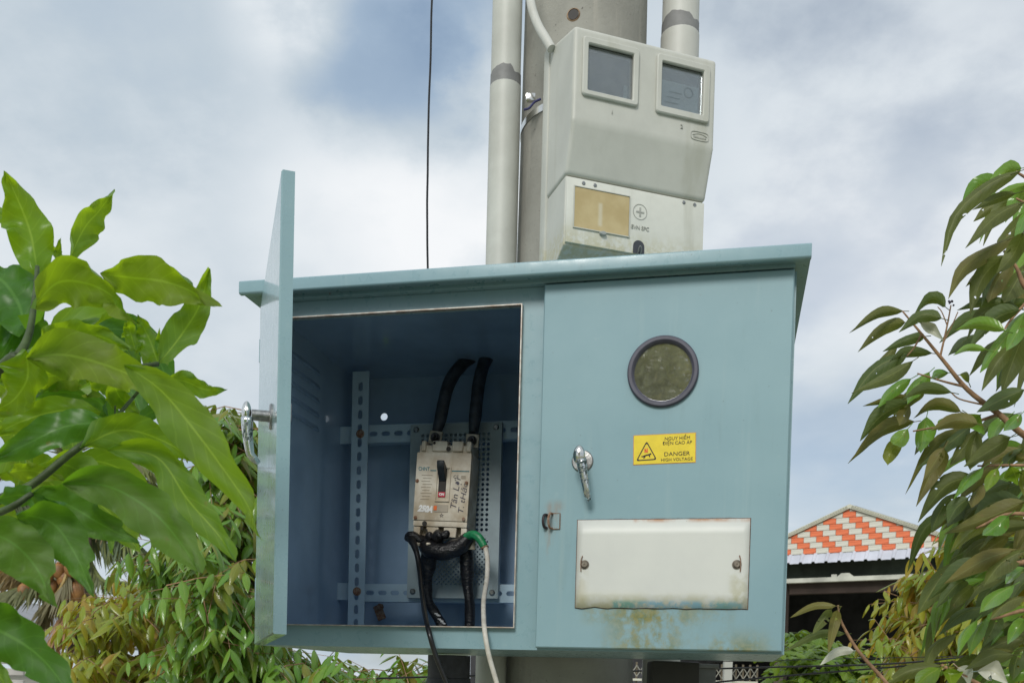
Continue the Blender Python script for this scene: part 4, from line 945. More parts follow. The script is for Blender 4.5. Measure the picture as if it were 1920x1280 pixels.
def house():
    R = thing('gable_house', 'house with orange and white tiled gable and dark open front behind the cabinet', 'house', mat=HSM)
    sl, sr, zb = .405, .392, -.790
    xl, xr = zb/sl, -zb/sr
    bm = NB(); A = [(xl, zb), (xr, zb), (0, 0)]
    f = [bm.verts.new((x, .02, z)) for x, z in A]; b = [bm.verts.new((x, .25, z)) for x, z in A]; bm.faces.new(f); bm.faces.new(b[::-1])
    for i in range(3): bm.faces.new((f[i], b[i], b[(i+1) % 3], f[(i+1) % 3]))
    obj('gable_wall', bm, M_HWALL, R)
    # tiles: one object each
    tw, th = .2345, .1035
    def clip(poly, a, b, c):      # keep a*x+b*z <= c
        out = []
        for i in range(len(poly)):
            p, q = poly[i], poly[(i+1) % len(poly)]; dp, dq = a*p[0]+b*p[1]-c, a*q[0]+b*q[1]-c
            if dp <= 0: out.append(p)
            if (dp < 0 < dq) or (dq < 0 < dp): t = dp/(dp-dq); out.append((p[0]+(q[0]-p[0])*t, p[1]+(q[1]-p[1])*t))
        return out
    for r in range(8):
        z0 = zb+.012+r*th; off = -.945-.1175*r
        for k in range(-14, 26):
            x0 = off+k*tw+.115; g = .0035
            poly = [(x0+g, z0+g), (x0+tw-g, z0+g), (x0+tw-g, z0+th-g), (x0+g, z0+th-g)]
            poly = clip(poly, -sl, 1, -.012); poly = clip(poly, sr, 1, -.012)
            if len(poly) < 3: continue
            area = abs(sum(poly[i][0]*poly[(i+1) % len(poly)][1]-poly[(i+1) % len(poly)][0]*poly[i][1] for i in range(len(poly))))/2
            if area < .0006: continue
            bm = NB(); pr = .012+random.uniform(-.001, .001)
            F_ = [bm.verts.new((x-x0, -pr, z-z0)) for x, z in poly]; B_ = [bm.verts.new((x-x0, .019, z-z0)) for x, z in poly]; bm.faces.new(F_)
            for i in range(len(poly)): bm.faces.new((F_[i], B_[i], B_[(i+1) % len(poly)], F_[(i+1) % len(poly)]))
            obj('gable_tile', bm, M_TO if (k+r*0) % 2 == 0 else M_TW, R, loc=(x0, 0, z0))
    # roof edge bands with a meander relief
    for s, sx in ((-sl, -1), (sr, 1)):
        ln = 2.5; ang = math.atan(sl if sx < 0 else sr)
        RM = Matrix.Rotation(ang if sx > 0 else PI-ang, 4, 'Y') if False else None
        d = Vector((sx*math.cos(ang), 0, -math.sin(ang))); nrm = Vector((sx*math.sin(ang), 0, math.cos(ang)))
        bm = NB(); hgt = .066
        P = [Vector((0, 0, 0))+d*0, d*ln, d*ln+nrm*hgt, Vector((0, 0, hgt/math.cos(ang)))]
        f = [bm.verts.new(p+Vector((0, -.06, .0))) for p in P]; b = [bm.verts.new(p+Vector((0, .30, 0))) for p in P]; bm.faces.new(f); bm.faces.new(b[::-1])
        for i in range(4): bm.faces.new((f[i], b[i], b[(i+1) % 4], f[(i+1) % 4]))
        t = obj('roof_edge', bm, M_TRIM, R)
        bm = NB(); st = .048
        for k in range(int(ln/st)-1):
            a = .03+k*st
            for u0, u1, v0, v1 in ((0, .008, .012, .054), (.008, .034, .046, .054), (.026, .034, .026, .046), (.016, .026, .026, .033), (.008, .046, .012, .019)):
                q = [d*(a+u0)+nrm*v0, d*(a+u1)+nrm*v0, d*(a+u1)+nrm*v1, d*(a+u0)+nrm*v1]; quad(bm, [p+Vector((0, -.064, 0)) for p in q])
        obj('meander_relief', bm, M_TRIMD, t)
    # roof sheets behind
    bm = NB()
    for sx, s in ((-1, sl), (1, sr)):
        quad(bm, ((0, .28, .10), (sx*2.5, .28, .10-2.5*s), (sx*2.5, 9, .10-2.5*s), (0, 9, .10)))
    obj('roof', bm, M_ROOFW, R)
    # corrugated awning: ribs
    bm = NB(); pitch = .2345; x = -3.6; prof = []
    while x < 3.4:
        prof += [(x, 0), (x+.075, .005), (x+.145, 0), (x+.162, .030), (x+.205, .030), (x+.222, 0)]; x += pitch
    ya, za, yb, zb2 = .0, -.785, -.13, -.965
    f = [bm.verts.new((px_, yb, zb2+h)) for px_, h in prof]; g = [bm.verts.new((px_, ya, za+h)) for px_, h in prof]
    for i in range(len(prof)-1): bm.faces.new((f[i], f[i+1], g[i+1], g[i]))
    aw = obj('awning', bm, M_ROOFW, R); aw.modifiers.new('thickness', 'SOLIDIFY').thickness = .006
    bm = NB(); box(bm, -3.6, 3.4, .30, .45, -1.24, -.80); obj('soffit', bm, M_SOFF, R)
    bm = NB(); box(bm, -3.6, 3.4, -.12, .02, -1.310, -1.231); obj('beam', bm, M_BEAM, R)
    bm = NB(); prism(bm, [(0, -1.231), (0, -1.17), (.02, -1.231)], -.3, -.2)
    quad(bm, ((-.17, -.10, -1.229), (.13, -.10, -1.229), (.05, -.10, -1.165), (-.09, -.10, -1.165))); obj('bracket_plate', bm, M_BEAM, R)
    bm = NB(); box(bm, -3.6, 3.4, .5, .7, -1.46, -1.25); obj('lintel', bm, M_LINTEL, R)
    G = -(CAMH+3.2813)
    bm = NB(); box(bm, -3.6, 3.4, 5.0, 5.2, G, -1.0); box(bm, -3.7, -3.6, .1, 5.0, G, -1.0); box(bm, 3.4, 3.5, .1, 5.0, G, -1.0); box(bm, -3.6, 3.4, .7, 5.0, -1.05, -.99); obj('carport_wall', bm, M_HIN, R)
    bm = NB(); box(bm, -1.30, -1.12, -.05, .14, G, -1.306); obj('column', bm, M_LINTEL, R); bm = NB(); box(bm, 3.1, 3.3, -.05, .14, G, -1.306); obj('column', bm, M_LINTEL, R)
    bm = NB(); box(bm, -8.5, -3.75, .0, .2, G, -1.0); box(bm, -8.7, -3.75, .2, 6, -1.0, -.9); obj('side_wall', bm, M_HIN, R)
house()
def gate():
    # white scissor gate and post, seen under the cabinet
    D = 9.0
    a = at(1180, 1285, D); b = at(1420, 1290, D)
    ax = (b-a).normalized(); ln = (b-a).length; O = Vector((a.x, a.y, 0)); zt = at(1200, 1236, D).z
    R = thing('scissor_gate', 'white folding scissor gate seen under the right half of the cabinet', 'gate', loc=O, rot=(0, 0, math.atan2(ax.y, ax.x)))
    bm = NB(); n = 18; st = ln/n
    for k in range(n):
        for z in (zt-.10, zt-.70, zt-1.3):
            tube(bm, [(k*st, 0, z-.05), ((k+1)*st, 0, z+.05)], .0042, 5); tube(bm, [(k*st, .012, z+.05), ((k+1)*st, .012, z-.05)], .0042, 5)
    obj('lattice', bm, simple('gate_lattice', (.38, .37, .31), .6, 0, .2, 9), R)
    m = simple('gate_bar', (.22, .18, .12), .6, .3, .2, 9)
    for k in range(0, n+1):
        bm = NB(); box(bm, -.008, .008, -.008, .008, .02, zt-.02); obj('gate_bar', bm, m, R, loc=(k*st, .03, 0))
    bm = NB(); box(bm, 0, ln, -.01, .02, zt-.19, zt-.17); obj('rail', bm, M_TRIM, R)
    p = at(1364, 1260, D-.15); bm = NB(); box(bm, -.036, .036, -.036, .036, 0, zt+.25, .004)
    tag(obj('gate_post', bm, M_HWALL, None, False, (p.x, p.y, 0)), 'square white post in front of the scissor gate under the cabinet', 'post')
    q = at(933, 1262, 8.0); bm = NB(); box(bm, -.06, .06, -.04, .04, 0, q.z+.3, .004); tag(obj('boundary_post', bm, M_HWALL, None, False, (q.x, q.y, 0)), 'white post glimpsed between the conduit and the pole below the cabinet', 'post')
gate()

# ------------------------------------------------------------------ shed at the lower left
def shed():
    D = 15.
    a = at(-160, 1100, D); b = at(110, 1200, D)
    R = thing('shed', 'low house with grey roof edge behind the dry palm fronds at far left', 'shed', loc=(a.x, D, 0))
    lx = b.x-a.x; za, zb = a.z, b.z
    bm = NB(); bmv = [bm.verts.new(p) for p in ((-.5, 0, za+.12), (lx, 0, zb), (lx, 6, zb), (-.5, 6, za+.12))]; bm.faces.new(bmv); o = obj('roof', bm, simple('shed_roof', (.33, .33, .34), .6, .2, .1, 2), R); o.modifiers.new('thickness', 'SOLIDIFY').thickness = .05
    bm = NB(); v = [bm.verts.new(p) for p in ((-.5, -.03, za-.20), (lx, -.03, zb-.30), (lx, -.03, zb), (-.5, -.03, za+.12))]; bm.faces.new(v); obj('fascia', bm, simple('shed_fascia', (.44, .42, .44), .7, 0, .1, 2), R)
    m = simple('shed_sheet', (.52, .50, .47), .6, .1, .15, 2)
    bm = NB(); box(bm, -.5, lx-.25, .1, 5.9, 0, zb-.55); obj('wall', bm, M_HWALL, R)
    for k in range(7):
        bm = NB(); z = .9+k*.17+.15; box(bm, -.5, lx-.4, -.25-.03*0, -.21, z, z+.105, .01, 1, Matrix.Rotation(0, 4, 'X')); obj('louvre_board', bm, m, R)
shed()

# ------------------------------------------------------------------ foliage
def leaf_bm(bm, spine, width, wdir, nl=9, nw=4, fold=.18, wave=.05, uvl=None, rl=None, rnd=0, profile=None, seed=0, petiole=0.):
    """leaf along a list of spine points; wdir = across direction; V fold and wavy rim"""
    prof = profile or (lambda t: (math.sin(PI*min(1, t**.78)))**.75*(1-.12*t))
    S = smooth_path(spine, max(2, nl//(len(spine)-1))); n = len(S); rows = []
    for i, p in enumerate(S):
        t = i/(n-1); tg = (S[min(i+1, n-1)]-S[max(i-1, 0)]).normalized(); wv = (wdir-tg*wdir.dot(tg)).normalized(); nm = tg.cross(wv)
        hw = width/2*max(prof(t), .015)*(1+wave*.65*mnoise.noise(Vector((t*8, seed*2.7, 4)))); row = []
        for k in range(nw+1):
            u = k/nw*2-1
            q = mnoise.noise(Vector((t*6.5+seed*3.1, u*1.6, seed)))*wave*width*2*abs(u)
            row.append((bm.verts.new(p+wv*hw*u+nm*(abs(u)*hw*fold*2+q)), u*.5+.5, t))
        rows.append(row)
    for A, B in zip(rows, rows[1:]):
        for k in range(nw):
            q = (A[k], A[k+1], B[k+1], B[k]); f = bm.faces.new([x[0] for x in q]); f.smooth = True
            if uvl:
                for lp, x in zip(f.loops, q):
                    lp[uvl].uv = (x[1], x[2])
                    if rl: lp[rl] = (rnd, rnd, rnd, 1)
    if petiole:
        d = (S[0]-S[1]).normalized(); tube(bm, [S[0]+d*petiole, S[1]], [petiole*.06, petiole*.05], 5, False)
def leaf_obj(name, spine, width, wdir, mat, parent, **kw):
    o0 = Vector(spine[0]); bm = NB(); uvl = bm.loops.layers.uv.new('UVMap')
    leaf_bm(bm, [Vector(p)-o0 for p in spine], width, wdir, uvl=uvl, **kw)
    me = bpy.data.meshes.new(name); bm.to_mesh(me); bm.free()
    o = link(name, me, mat, parent); o.location = o0-(parent.location if parent else Vector()); return o
def px_leaf(parent, pts, wpx, D, dd, mat, tilt=.35, seed=0, droop=None, **kw):
    """leaf traced along photo pixels: own distance D at the base, dd further at the tip"""
    n = len(pts); sp = []
    for i, (x, y) in enumerate(pts):
        t = i/(n-1); sp.append(at(x, y, D+dd*t+.02*math.sin(PI*t)))
    d = (sp[-1]-sp[0]).normalized(); view = (sp[n//2]-Vector((0, 0, CAMH))).normalized()
    wd = d.cross(view).normalized()
    if wd.z < 0: wd = -wd
    wd = (Matrix.Rotation(tilt, 3, d) @ wd)
    return leaf_obj('leaf', sp, wpx/F_PX*D/max(.35, abs(math.cos(tilt))), wd, mat, parent, seed=seed, **kw)
def stem(parent, pts, r, mat, D=None, name='branch', n=8):
    P = [p if isinstance(p, Vector) else at(p[0], p[1], D if len(p) == 2 else p[2]) for p in pts]
    P = [p-parent.location for p in smooth_path(P, 5)]; bm = NB(); tube(bm, P, lerp_list(list(r), len(P)), n); return obj(name, bm, mat, parent, 'all')

def broad_tree():
    base = at(-420, 1280, 1.35); R = thing('broadleaf_sapling', 'big glossy green leaves of a nearby tree filling the left foreground', 'tree', loc=(base.x, base.y, 0))
    B, K = M_BIG, M_BIGD
    L = [  # points, width px, depth, depth change to the tip, material, tilt
     ([(72, 522), (58, 440), (36, 380), (8, 320)], 74, 1.20, -.03, B, .2), ([(128, 490), (158, 428), (186, 395), (215, 355)], 46, 1.22, .02, B, .35), ([(105, 492), (109, 470), (114, 446)], 12, 1.22, 0, B, .2), ([(120, 492), (104, 470), (100, 462)], 14, 1.24, 0, B, .3),
     ([(-110, 400), (-60, 395), (45, 412)], 62, 1.28, 0, B, -.2), ([(50, 622), (30, 560), (-10, 515), (-80, 490)], 130, 1.17, .05, K, .25), ([(60, 590), (0, 640), (-60, 650)], 90, 1.22, .05, K, .1),
     ([(60, 578), (108, 530), (165, 532), (214, 558), (252, 607)], 84, 1.12, .02, B, .15), ([(188, 513), (242, 520), (305, 527), (358, 546), (392, 574)], 82, 1.16, .02, B, .2), ([(299, 680), (340, 628), (374, 572), (393, 503)], 58, 1.18, .03, B, -.2),
     ([(296, 682), (282, 640), (258, 590)], 46, 1.19, .02, B, .3), ([(294, 662), (297, 640), (299, 614)], 12, 1.20, 0, B, 0), ([(255, 660), (245, 625), (240, 598)], 30, 1.20, 0, B, .3),
     ([(50, 668), (105, 645), (175, 628), (240, 655)], 70, 1.07, .0, B, .25), ([(50, 672), (120, 665), (200, 685), (265, 715), (310, 760)], 84, 1.05, .0, B, -.15),
     ([(235, 685), (300, 730), (360, 800), (420, 880), (466, 950), (487, 1008)], 78, 1.02, -.02, B, .2), ([(290, 716), (340, 713), (385, 730), (425, 731)], 36, 1.10, .02, B, .4),
     ([(45, 725), (100, 704), (150, 714), (170, 745)], 52, 1.14, .03, B, .3), ([(48, 655), (52, 705), (25, 750), (-30, 778)], 70, 1.06, -.02, B, -.5), ([(60, 745), (120, 735), (185, 752), (200, 790)], 50, 1.16, .03, K, .2),
     ([(200, 790), (120, 800), (50, 832), (-30, 870)], 60, 1.08, -.03, K, .2), ([(190, 772), (110, 770), (40, 790), (-20, 820)], 50, 1.12, -.03, B, .1), ([(150, 838), (230, 806), (310, 828), (380, 876)], 66, 1.04, 0, B, .25), ([(200, 842), (293, 856), (352, 936), (410, 1003), (443, 1053)], 64, 1.02, -.02, B, .15),
     ([(118, 906), (205, 912), (290, 962), (345, 1026), (373, 1072)], 80, .98, -.03, K, .15), ([(58, 925), (125, 945), (195, 985), (260, 1018)], 74, 1.0, 0, K, .2), ([(150, 915), (210, 965), (236, 1000), (264, 1036)], 62, 1.06, .02, B, -.2),
     ([(30, 962), (98, 980), (145, 1045), (174, 1117)], 84, .97, 0, K, .15), ([(-60, 985), (20, 1015), (72, 1070), (95, 1132)], 92, .95, 0, K, .2), ([(-90, 1150), (0, 1182), (75, 1230), (140, 1310)], 104, .93, 0, K, .25),
     ([(15, 885), (60, 882), (125, 902)], 34, 1.1, .02, B, .4), ([(-10, 935), (50, 928), (118, 948)], 34, 1.0, .0, K, .5), ([(-60, 1225), (-10, 1255), (25, 1310)], 44, .92, 0, B, .2),
     ([(210, 705), (225, 745), (262, 775)], 46, 1.14, .03, B, .3), ([(-40, 905), (10, 990), (30, 1040)], 60, 1.1, .02, B, .1), ([(245, 800), (290, 770), (330, 778)], 26, 1.14, .02, K, .3), ([(60, 560), (40, 600), (-10, 690)], 70, 1.22, .02, K, .2), ([(150, 730), (190, 715), (230, 740), (250, 790)], 44, 1.15, .03, B, .2)]
    for i, (p, w_, D, dd, m, t) in enumerate(L): px_leaf(R, p, w_*1.08, D*1.12, dd, m, t, seed=i+1, nl=24, nw=6, fold=.13, wave=.27, profile=lambda t: (math.sin(PI*min(1, t**.78)))**.95*(1-.15*t*t))
    rr = random.Random(9)
    for k in range(16):
        x, y = rr.uniform(-60, 190), rr.uniform(600, 900); a = rr.uniform(-.2, 1.1); ln = rr.uniform(150, 240)
        px_leaf(R, [(x, y), (x+ln*.35*math.cos(a-.4), y+ln*.35*math.sin(a-.4)), (x+ln*.7*math.cos(a), y+ln*.7*math.sin(a)), (x+ln*.9*math.cos(a+.2), y+ln*1.0*math.sin(a+.25))], rr.uniform(55, 80), rr.uniform(1.4, 1.55), rr.uniform(-.03, .06), B if rr.random() < .6 else K, rr.uniform(-.5, .6), seed=60+k, nl=18, nw=6, fold=.12, wave=.2, profile=lambda t: (math.sin(PI*min(1, t**.78)))**.95*(1-.15*t*t))
    D = 1.22
    stem(R, [(-420, 1180, 1.5), (-150, 1010, 1.35), (0, 935, D-.04), (60, 908, D-.05), (117, 862, D-.05), (148, 838, D-.05), (200, 800, D), (250, 745, D+.04)], (.018, .010, .006, .0048, .0044, .004, .003, .002), M_GTWIG)
    stem(R, [(-200, 900, 1.45), (0, 692, 1.26), (31, 671, 1.24), (55, 624, 1.26), (66, 550, 1.30), (70, 500, 1.32)], (.012, .007, .006, .0045, .0035, .003), M_GTWIG)
    stem(R, [(31, 671, 1.24), (120, 690, 1.24), (230, 690, 1.24), (296, 682, 1.28)], (.004, .0035, .003, .003), M_GTWIG); stem(R, [(250, 745, D+.04), (270, 720, D+.04), (290, 690, D+.05)], (.002, .002, .002), M_GTWIG)
    stem(R, [(200, 800, D), (214, 782, D), (216, 760, D)], (.002, .0015, .001), M_GTWIG); stem(R, [(-150, 1010, 1.35), (0, 960, 1.12), (60, 925, 1.1)], (.006, .004, .003), M_GTWIG); stem(R, [(-250, 1100, 1.4), (-100, 1140, 1.08), (-60, 985, 1.06)], (.008, .005, .003), M_GTWIG)
    stem(R, [Vector((base.x, base.y, 0)), Vector((base.x+.02, base.y, .9)), at(-420, 1180, 1.5), at(-300, 900, 1.55), at(-200, 900, 1.45)], (.05, .04, .03, .02, .012), M_BARK, name='trunk')
broad_tree()

def right_tree():
    D0 = 1.85; base = at(2350, 1280, 2.6); R = thing('durian_tree', 'overhanging durian branches with long drooping olive leaves at the right edge', 'tree', loc=(base.x, base.y, 0), group='durian trees')
    z1 = lambda p: (1520+p[0]/2.2075, 300+p[1]/2.2075); z6 = lambda p: (1660+p[0]/4.265, 700+p[1]/4.265); z8 = lambda p: (1440+p[0]/3.2, 880+p[1]/3.2)
    A = [([(870, 45), (740, 100), (600, 230), (540, 440)], 62, 'u'), ([(872, 35), (790, 60), (725, 185)], 66, 't'), ([(850, 138), (760, 165), (670, 207)], 40, 'u'), ([(883, 175), (770, 230), (640, 365)], 62, 'u'), ([(885, 110), (850, 170), (805, 260)], 52, 't'), ([(890, 215), (820, 310), (770, 350)], 66, 'u'), ([(860, 310), (720, 380), (630, 450), (570, 575)], 66, 'u'), ([(800, 395), (710, 490), (660, 640)], 74, 'u'), ([(730, 450), (690, 480), (640, 525)], 28, 'u'), ([(835, 415), (770, 500), (735, 590)], 80, 'u'), ([(890, 430), (840, 520), (800, 590)], 84, 'u'),
         ([(865, 615), (740, 580), (605, 622)], 46, 'u'), ([(865, 620), (760, 660), (650, 790)], 74, 'u'), ([(805, 705), (700, 680), (595, 705)], 52, 't'), ([(705, 715), (640, 745), (568, 810)], 50, 'u'), ([(728, 785), (660, 772), (590, 808)], 30, 't'), ([(845, 685), (770, 780), (700, 880)], 72, 't'), ([(835, 765), (770, 840), (707, 955)], 58, 'u'), ([(875, 735), (830, 850), (790, 968)], 74, 'u'), ([(557, 608), (500, 575), (420, 655)], 48, 'u'), ([(542, 655), (460, 640), (365, 712)], 50, 'u'), ([(384, 625), (290, 630), (160, 716)], 42, 'u'), ([(392, 672), (300, 690), (195, 795)], 50, 'u'), ([(450, 670), (500, 700), (552, 748)], 42, 'p'), ([(472, 730), (400, 740), (298, 792)], 42, 'u'), ([(505, 800), (400, 795), (325, 835)], 44, 'u'), ([(405, 800), (270, 860), (153, 1008)], 70, 'u'), ([(425, 830), (330, 890), (168, 965)], 56, 'u'), ([(492, 878), (440, 930), (400, 1008)], 66, 't'),
         ([(572, 880), (530, 885), (498, 905)], 38, 't'), ([(655, 922), (640, 892), (608, 890)], 26, 'u'), ([(585, 962), (480, 945), (375, 992)], 48, 'u'), ([(415, 905), (340, 950), (278, 1025)], 50, 't'), ([(405, 980), (330, 995), (215, 1018)], 34, 'u'), ([(622, 1042), (520, 1015), (425, 1068)], 50, 'u'), ([(405, 1000), (290, 1060), (203, 1165)], 64, 'u'), ([(432, 1082), (310, 1110), (155, 1255)], 60, 'u'), ([(480, 1062), (465, 1130), (455, 1212)], 76, 't'), ([(402, 1112), (370, 1150), (338, 1175)], 66, 't'), ([(362, 1172), (330, 1210), (318, 1262)], 62, 't'), ([(412, 1010), (390, 1050), (366, 1098)], 54, 'u'), ([(602, 1062), (560, 1080), (528, 1118)], 50, 't'), ([(692, 1092), (600, 1075), (498, 1118)], 64, 'u'), ([(650, 1050), (692, 1080), (722, 1138)], 66, 't'), ([(885, 950), (800, 985), (688, 1042)], 76, 'u'), ([(822, 1060), (770, 1110), (743, 1188)], 52, 't'), ([(872, 1050), (840, 1080), (798, 1122)], 50, 't'), ([(662, 1100), (600, 1150), (428, 1285)], 56, 'u'), ([(552, 1190), (520, 1240), (465, 1325)], 54, 'u'), ([(692, 1110), (640, 1180), (575, 1265)], 66, 'u'), ([(822, 1150), (760, 1190), (635, 1268)], 76, 'u'), ([(360, 760), (300, 830), (240, 900)], 40, 'u'), ([(470, 960), (400, 1000), (330, 1080)], 60, 'u'), ([(520, 1100), (480, 1130), (430, 1220)], 50, 'u'), ([(880, 300), (840, 390), (770, 470)], 70, 'u'), ([(885, 470), (850, 560), (770, 660)], 70, 'u'), ([(885, 640), (850, 720), (810, 790)], 60, 't')]
    Bz = [([(690, 428), (400, 570), (160, 965)], 84, 'u'), ([(465, 590), (380, 760), (245, 1062)], 132, 'u'), ([(705, 820), (480, 900), (258, 1192)], 150, 'u'), ([(565, 955), (450, 1080), (368, 1265)], 136, 'u'), ([(652, 1000), (575, 1090), (498, 1225)], 134, 'u'), ([(785, 748), (680, 820), (545, 1005)], 96, 't'), ([(855, 768), (720, 880), (575, 1025)], 92, 'u'), ([(785, 880), (725, 970), (690, 1075)], 90, 'u'), ([(900, 758), (850, 830), (805, 945)], 96, 'b'), ([(1000, 738), (1035, 800), (1062, 895)], 132, 'b'), ([(1092, 760), (1102, 880), (1112, 985)], 84, 't'), ([(1005, 878), (900, 895), (775, 965)], 88, 'u'), ([(1115, 865), (900, 960), (695, 1185)], 180, 'u'), ([(1115, 1020), (900, 1120), (465, 1285)], 170, 'u'), ([(985, 1138), (880, 1220), (778, 1295)], 126, 't'), ([(735, 458), (690, 620), (680, 775)], 116, 'u'), ([(1005, 508), (850, 560), (678, 765)], 126, 'u'), ([(1100, 600), (1000, 680), (930, 760)], 90, 'u'), ([(1115, 690), (1040, 650), (990, 640)], 70, 'u')]
    Cz = [([(1445, 278), (1250, 345), (1088, 505)], 100, 't'), ([(1535, 198), (1350, 198), (1215, 305)], 110, 'u'), ([(1495, 478), (1300, 540), (1055, 685)], 120, 'u'), ([(1305, 558), (1150, 620), (955, 785)], 116, 'u'), ([(1105, 560), (1000, 700), (895, 870)], 130, 'u'), ([(1205, 168), (1130, 230), (1078, 325)], 90, 'u'), ([(1445, 398), (1330, 470), (1265, 540)], 80, 'u'), ([(1535, 300), (1440, 350), (1368, 445)], 80, 'u'), ([(1540, 898), (1490, 960), (1438, 1045)], 76, 't'), ([(1312, 888), (1245, 980), (1208, 1115)], 80, 't'), ([(1255, 898), (1180, 980), (1138, 1115)], 60, 't'), ([(1540, 588), (1480, 630), (1425, 685)], 66, 't'), ([(1540, 480), (1400, 560), (1290, 700)], 110, 'u'), ([(1480, 690), (1360, 760), (1270, 860)], 90, 't'), ([(1540, 760), (1430, 800), (1330, 900)], 80, 'u'), ([(1380, 860), (1350, 950), (1290, 1060)], 80, 'u'), ([(1540, 1010), (1400, 1040), (1240, 1130)], 100, 'u'), ([(1480, 1110), (1350, 1110), (1180, 1200)], 90, 'u'), ([(1540, 1060), (1490, 1140), (1470, 1260)], 100, 'u'), ([(1230, 700), (1150, 760), (1090, 850)], 80, 'u'), ([(1180, 660), (1120, 700), (1010, 830)], 100, 'u'),
          ([(1042, 1178), (850, 1205), (700, 1290)], 90, 'u'), ([(1035, 1188), (960, 1230), (885, 1300)], 110, 'b'), ([(1082, 1188), (1092, 1240), (1105, 1310)], 120, 'b'), ([(1142, 1188), (1185, 1230), (1210, 1300)], 76, 'p'), ([(1255, 1208), (1350, 1205), (1445, 1290)], 120, 'p'), ([(1285, 1130), (1200, 1145), (1095, 1182)], 60, 'u')]
    mats = {'u': M_DUR, 't': M_MID, 'b': M_BUSH, 'p': M_PALE}
    i = 0
    for S, f, sc in ((A, z1, 2.2075), (Bz, z6, 4.265), (Cz, z8, 3.2)):
        for pts, w_, kind in S:
            i += 1; rr = random.Random(i)
            D = D0+rr.uniform(-.16, .16)+(.0 if kind != 'u' else .05)
            P = [f(p) for p in pts]
            o = px_leaf(R, P, w_/sc*1.05, D, rr.uniform(-.10, .03), mats[kind], rr.uniform(.1, .5)*(1 if rr.random() < .6 else -1), seed=i, nl=10, nw=4, fold=.34, wave=.04, profile=lambda t: (math.sin(PI*min(1, t**.80)))**.95*(1-.25*t*t), petiole=.014)
    # further leaves crowding the branches near the picture's edge
    rr = random.Random(77)
    for (x0, x1, y0, y1, n) in ((1875, 1990, 330, 640, 20), (1790, 1990, 930, 1280, 54), (1870, 1990, 640, 940, 16)):
        for k in range(n):
            i += 1; x, y = rr.uniform(x0, x1), rr.uniform(y0, y1); a = rr.uniform(2.0, 2.75); ln = rr.uniform(85, 150)
            P = [(x, y), (x+ln*.5*math.cos(a+.25), y+ln*.45*math.sin(a+.25)*.8), (x+ln*math.cos(a), y+ln*math.sin(a))]
            px_leaf(R, P, rr.uniform(20, 32), D0+rr.uniform(.08, .38), rr.uniform(-.08, .04), mats['u' if rr.random() < .6 else 't'], rr.uniform(.1, .5)*(1 if rr.random() < .6 else -1), seed=i, nl=10, nw=4, fold=.34, wave=.04, profile=lambda t: (math.sin(PI*min(1, t**.80)))**.95*(1-.25*t*t), petiole=.014)
    # which side shows: undersides are seen from below, so flip the olive ones where needed
    for o in R.children:
        if not o.name.startswith('leaf'): continue
        me = o.data; want_back = me.materials[0] == M_DUR
        c = o.location+R.location; v = (c-Vector((0, 0, CAMH))); nsum = Vector()
        for p in me.polygons: nsum += p.normal*p.area
        back = nsum.dot(v) > 0
        if back != want_back: me.flip_normals()
    T = lambda pts, r, D=D0, m=M_TWIG: stem(R, pts, r, m, D)
    T([(1692, 583), (1728, 626), (1769, 676), (1814, 730), (1873, 776), (1930, 822), (2060, 900, 2.0), (2250, 1010, 2.3)], (.0014, .0024, .0034, .0044, .0054, .0062, .010, .02))
    T([(1763, 668), (1776, 610), (1783, 572)], (.0022, .0016, .0012)); T([(1770, 640), (1785, 610), (1796, 585)], (.0014, .001, .001)); T([(1776, 610), (1766, 585), (1758, 575)], (.0012, .001, .0008))
    T([(1873, 776), (1820, 793), (1760, 800), (1712, 808)], (.003, .0026, .002, .0014)); T([(1810, 725), (1770, 715), (1720, 700)], (.0026, .002, .0014)); T([(1728, 626), (1715, 650), (1700, 668)], (.002, .0016, .0012)); T([(1850, 760), (1800, 748), (1782, 735), (1760, 728)], (.0018, .0014, .0012, .001))
    T([(2200, 600, 2.2), (2000, 560), (1930, 545), (1905, 500), (1882, 470)], (.012, .007, .005, .003, .002)); T([(1930, 560), (1895, 600), (1882, 620)], (.003, .0022, .0016)); T([(2200, 480, 2.2), (2010, 400), (1940, 345), (1905, 322)], (.012, .006, .003, .002)); T([(2010, 400), (1935, 385), (1905, 372)], (.003, .0025, .0018))
    T([(2200, 900, 2.2), (2010, 880), (1920, 872), (1833, 873)], (.01, .005, .0028, .0016)); T([(2200, 1000, 2.2), (2000, 980), (1900, 962), (1830, 990)], (.01, .006, .0035, .002)); T([(2150, 1060, 2.1), (1960, 1050), (1880, 1060), (1800, 1050)], (.01, .006, .0035, .002)); T([(2150, 1160, 2.1), (1960, 1140), (1860, 1160)], (.008, .005, .002)); T([(1950, 1360), (1850, 1290), (1765, 1246)], (.005, .004, .003))
    # flower buds at the twig end
    bm = NB()
    for k in range(7): 
        p = at(1783+random.uniform(-5, 5), 570+random.uniform(-6, 4), D0)-R.location; bmesh.ops.create_icosphere(bm, subdivisions=1, radius=.0022, matrix=Matrix.Translation(p))
    obj('flower_bud', bm, M_DSTEEL if False else simple('bud', (.06, .05, .08), .6), R, 'all')
    stem(R, [Vector((base.x, base.y, 0)), Vector((base.x-.02, base.y+.05, 1.5)), Vector((base.x+.02, base.y, 3.6))], (.10, .085, .05), M_BARK, name='trunk', n=14)
    for a, b in (((2250, 1010, 2.3), 1.75), ((2200, 600, 2.2), 2.3), ((2200, 480, 2.2), 2.5), ((2200, 900, 2.2), 1.9), ((2200, 1000, 2.2), 1.8), ((2150, 1060, 2.1), 1.7), ((2150, 1160, 2.1), 1.6)):
        stem(R, [Vector((base.x, base.y, b)), at(*a)], (.035, .012), M_TWIG)
    # the twig with its own few leaves in front of the bush
    return R
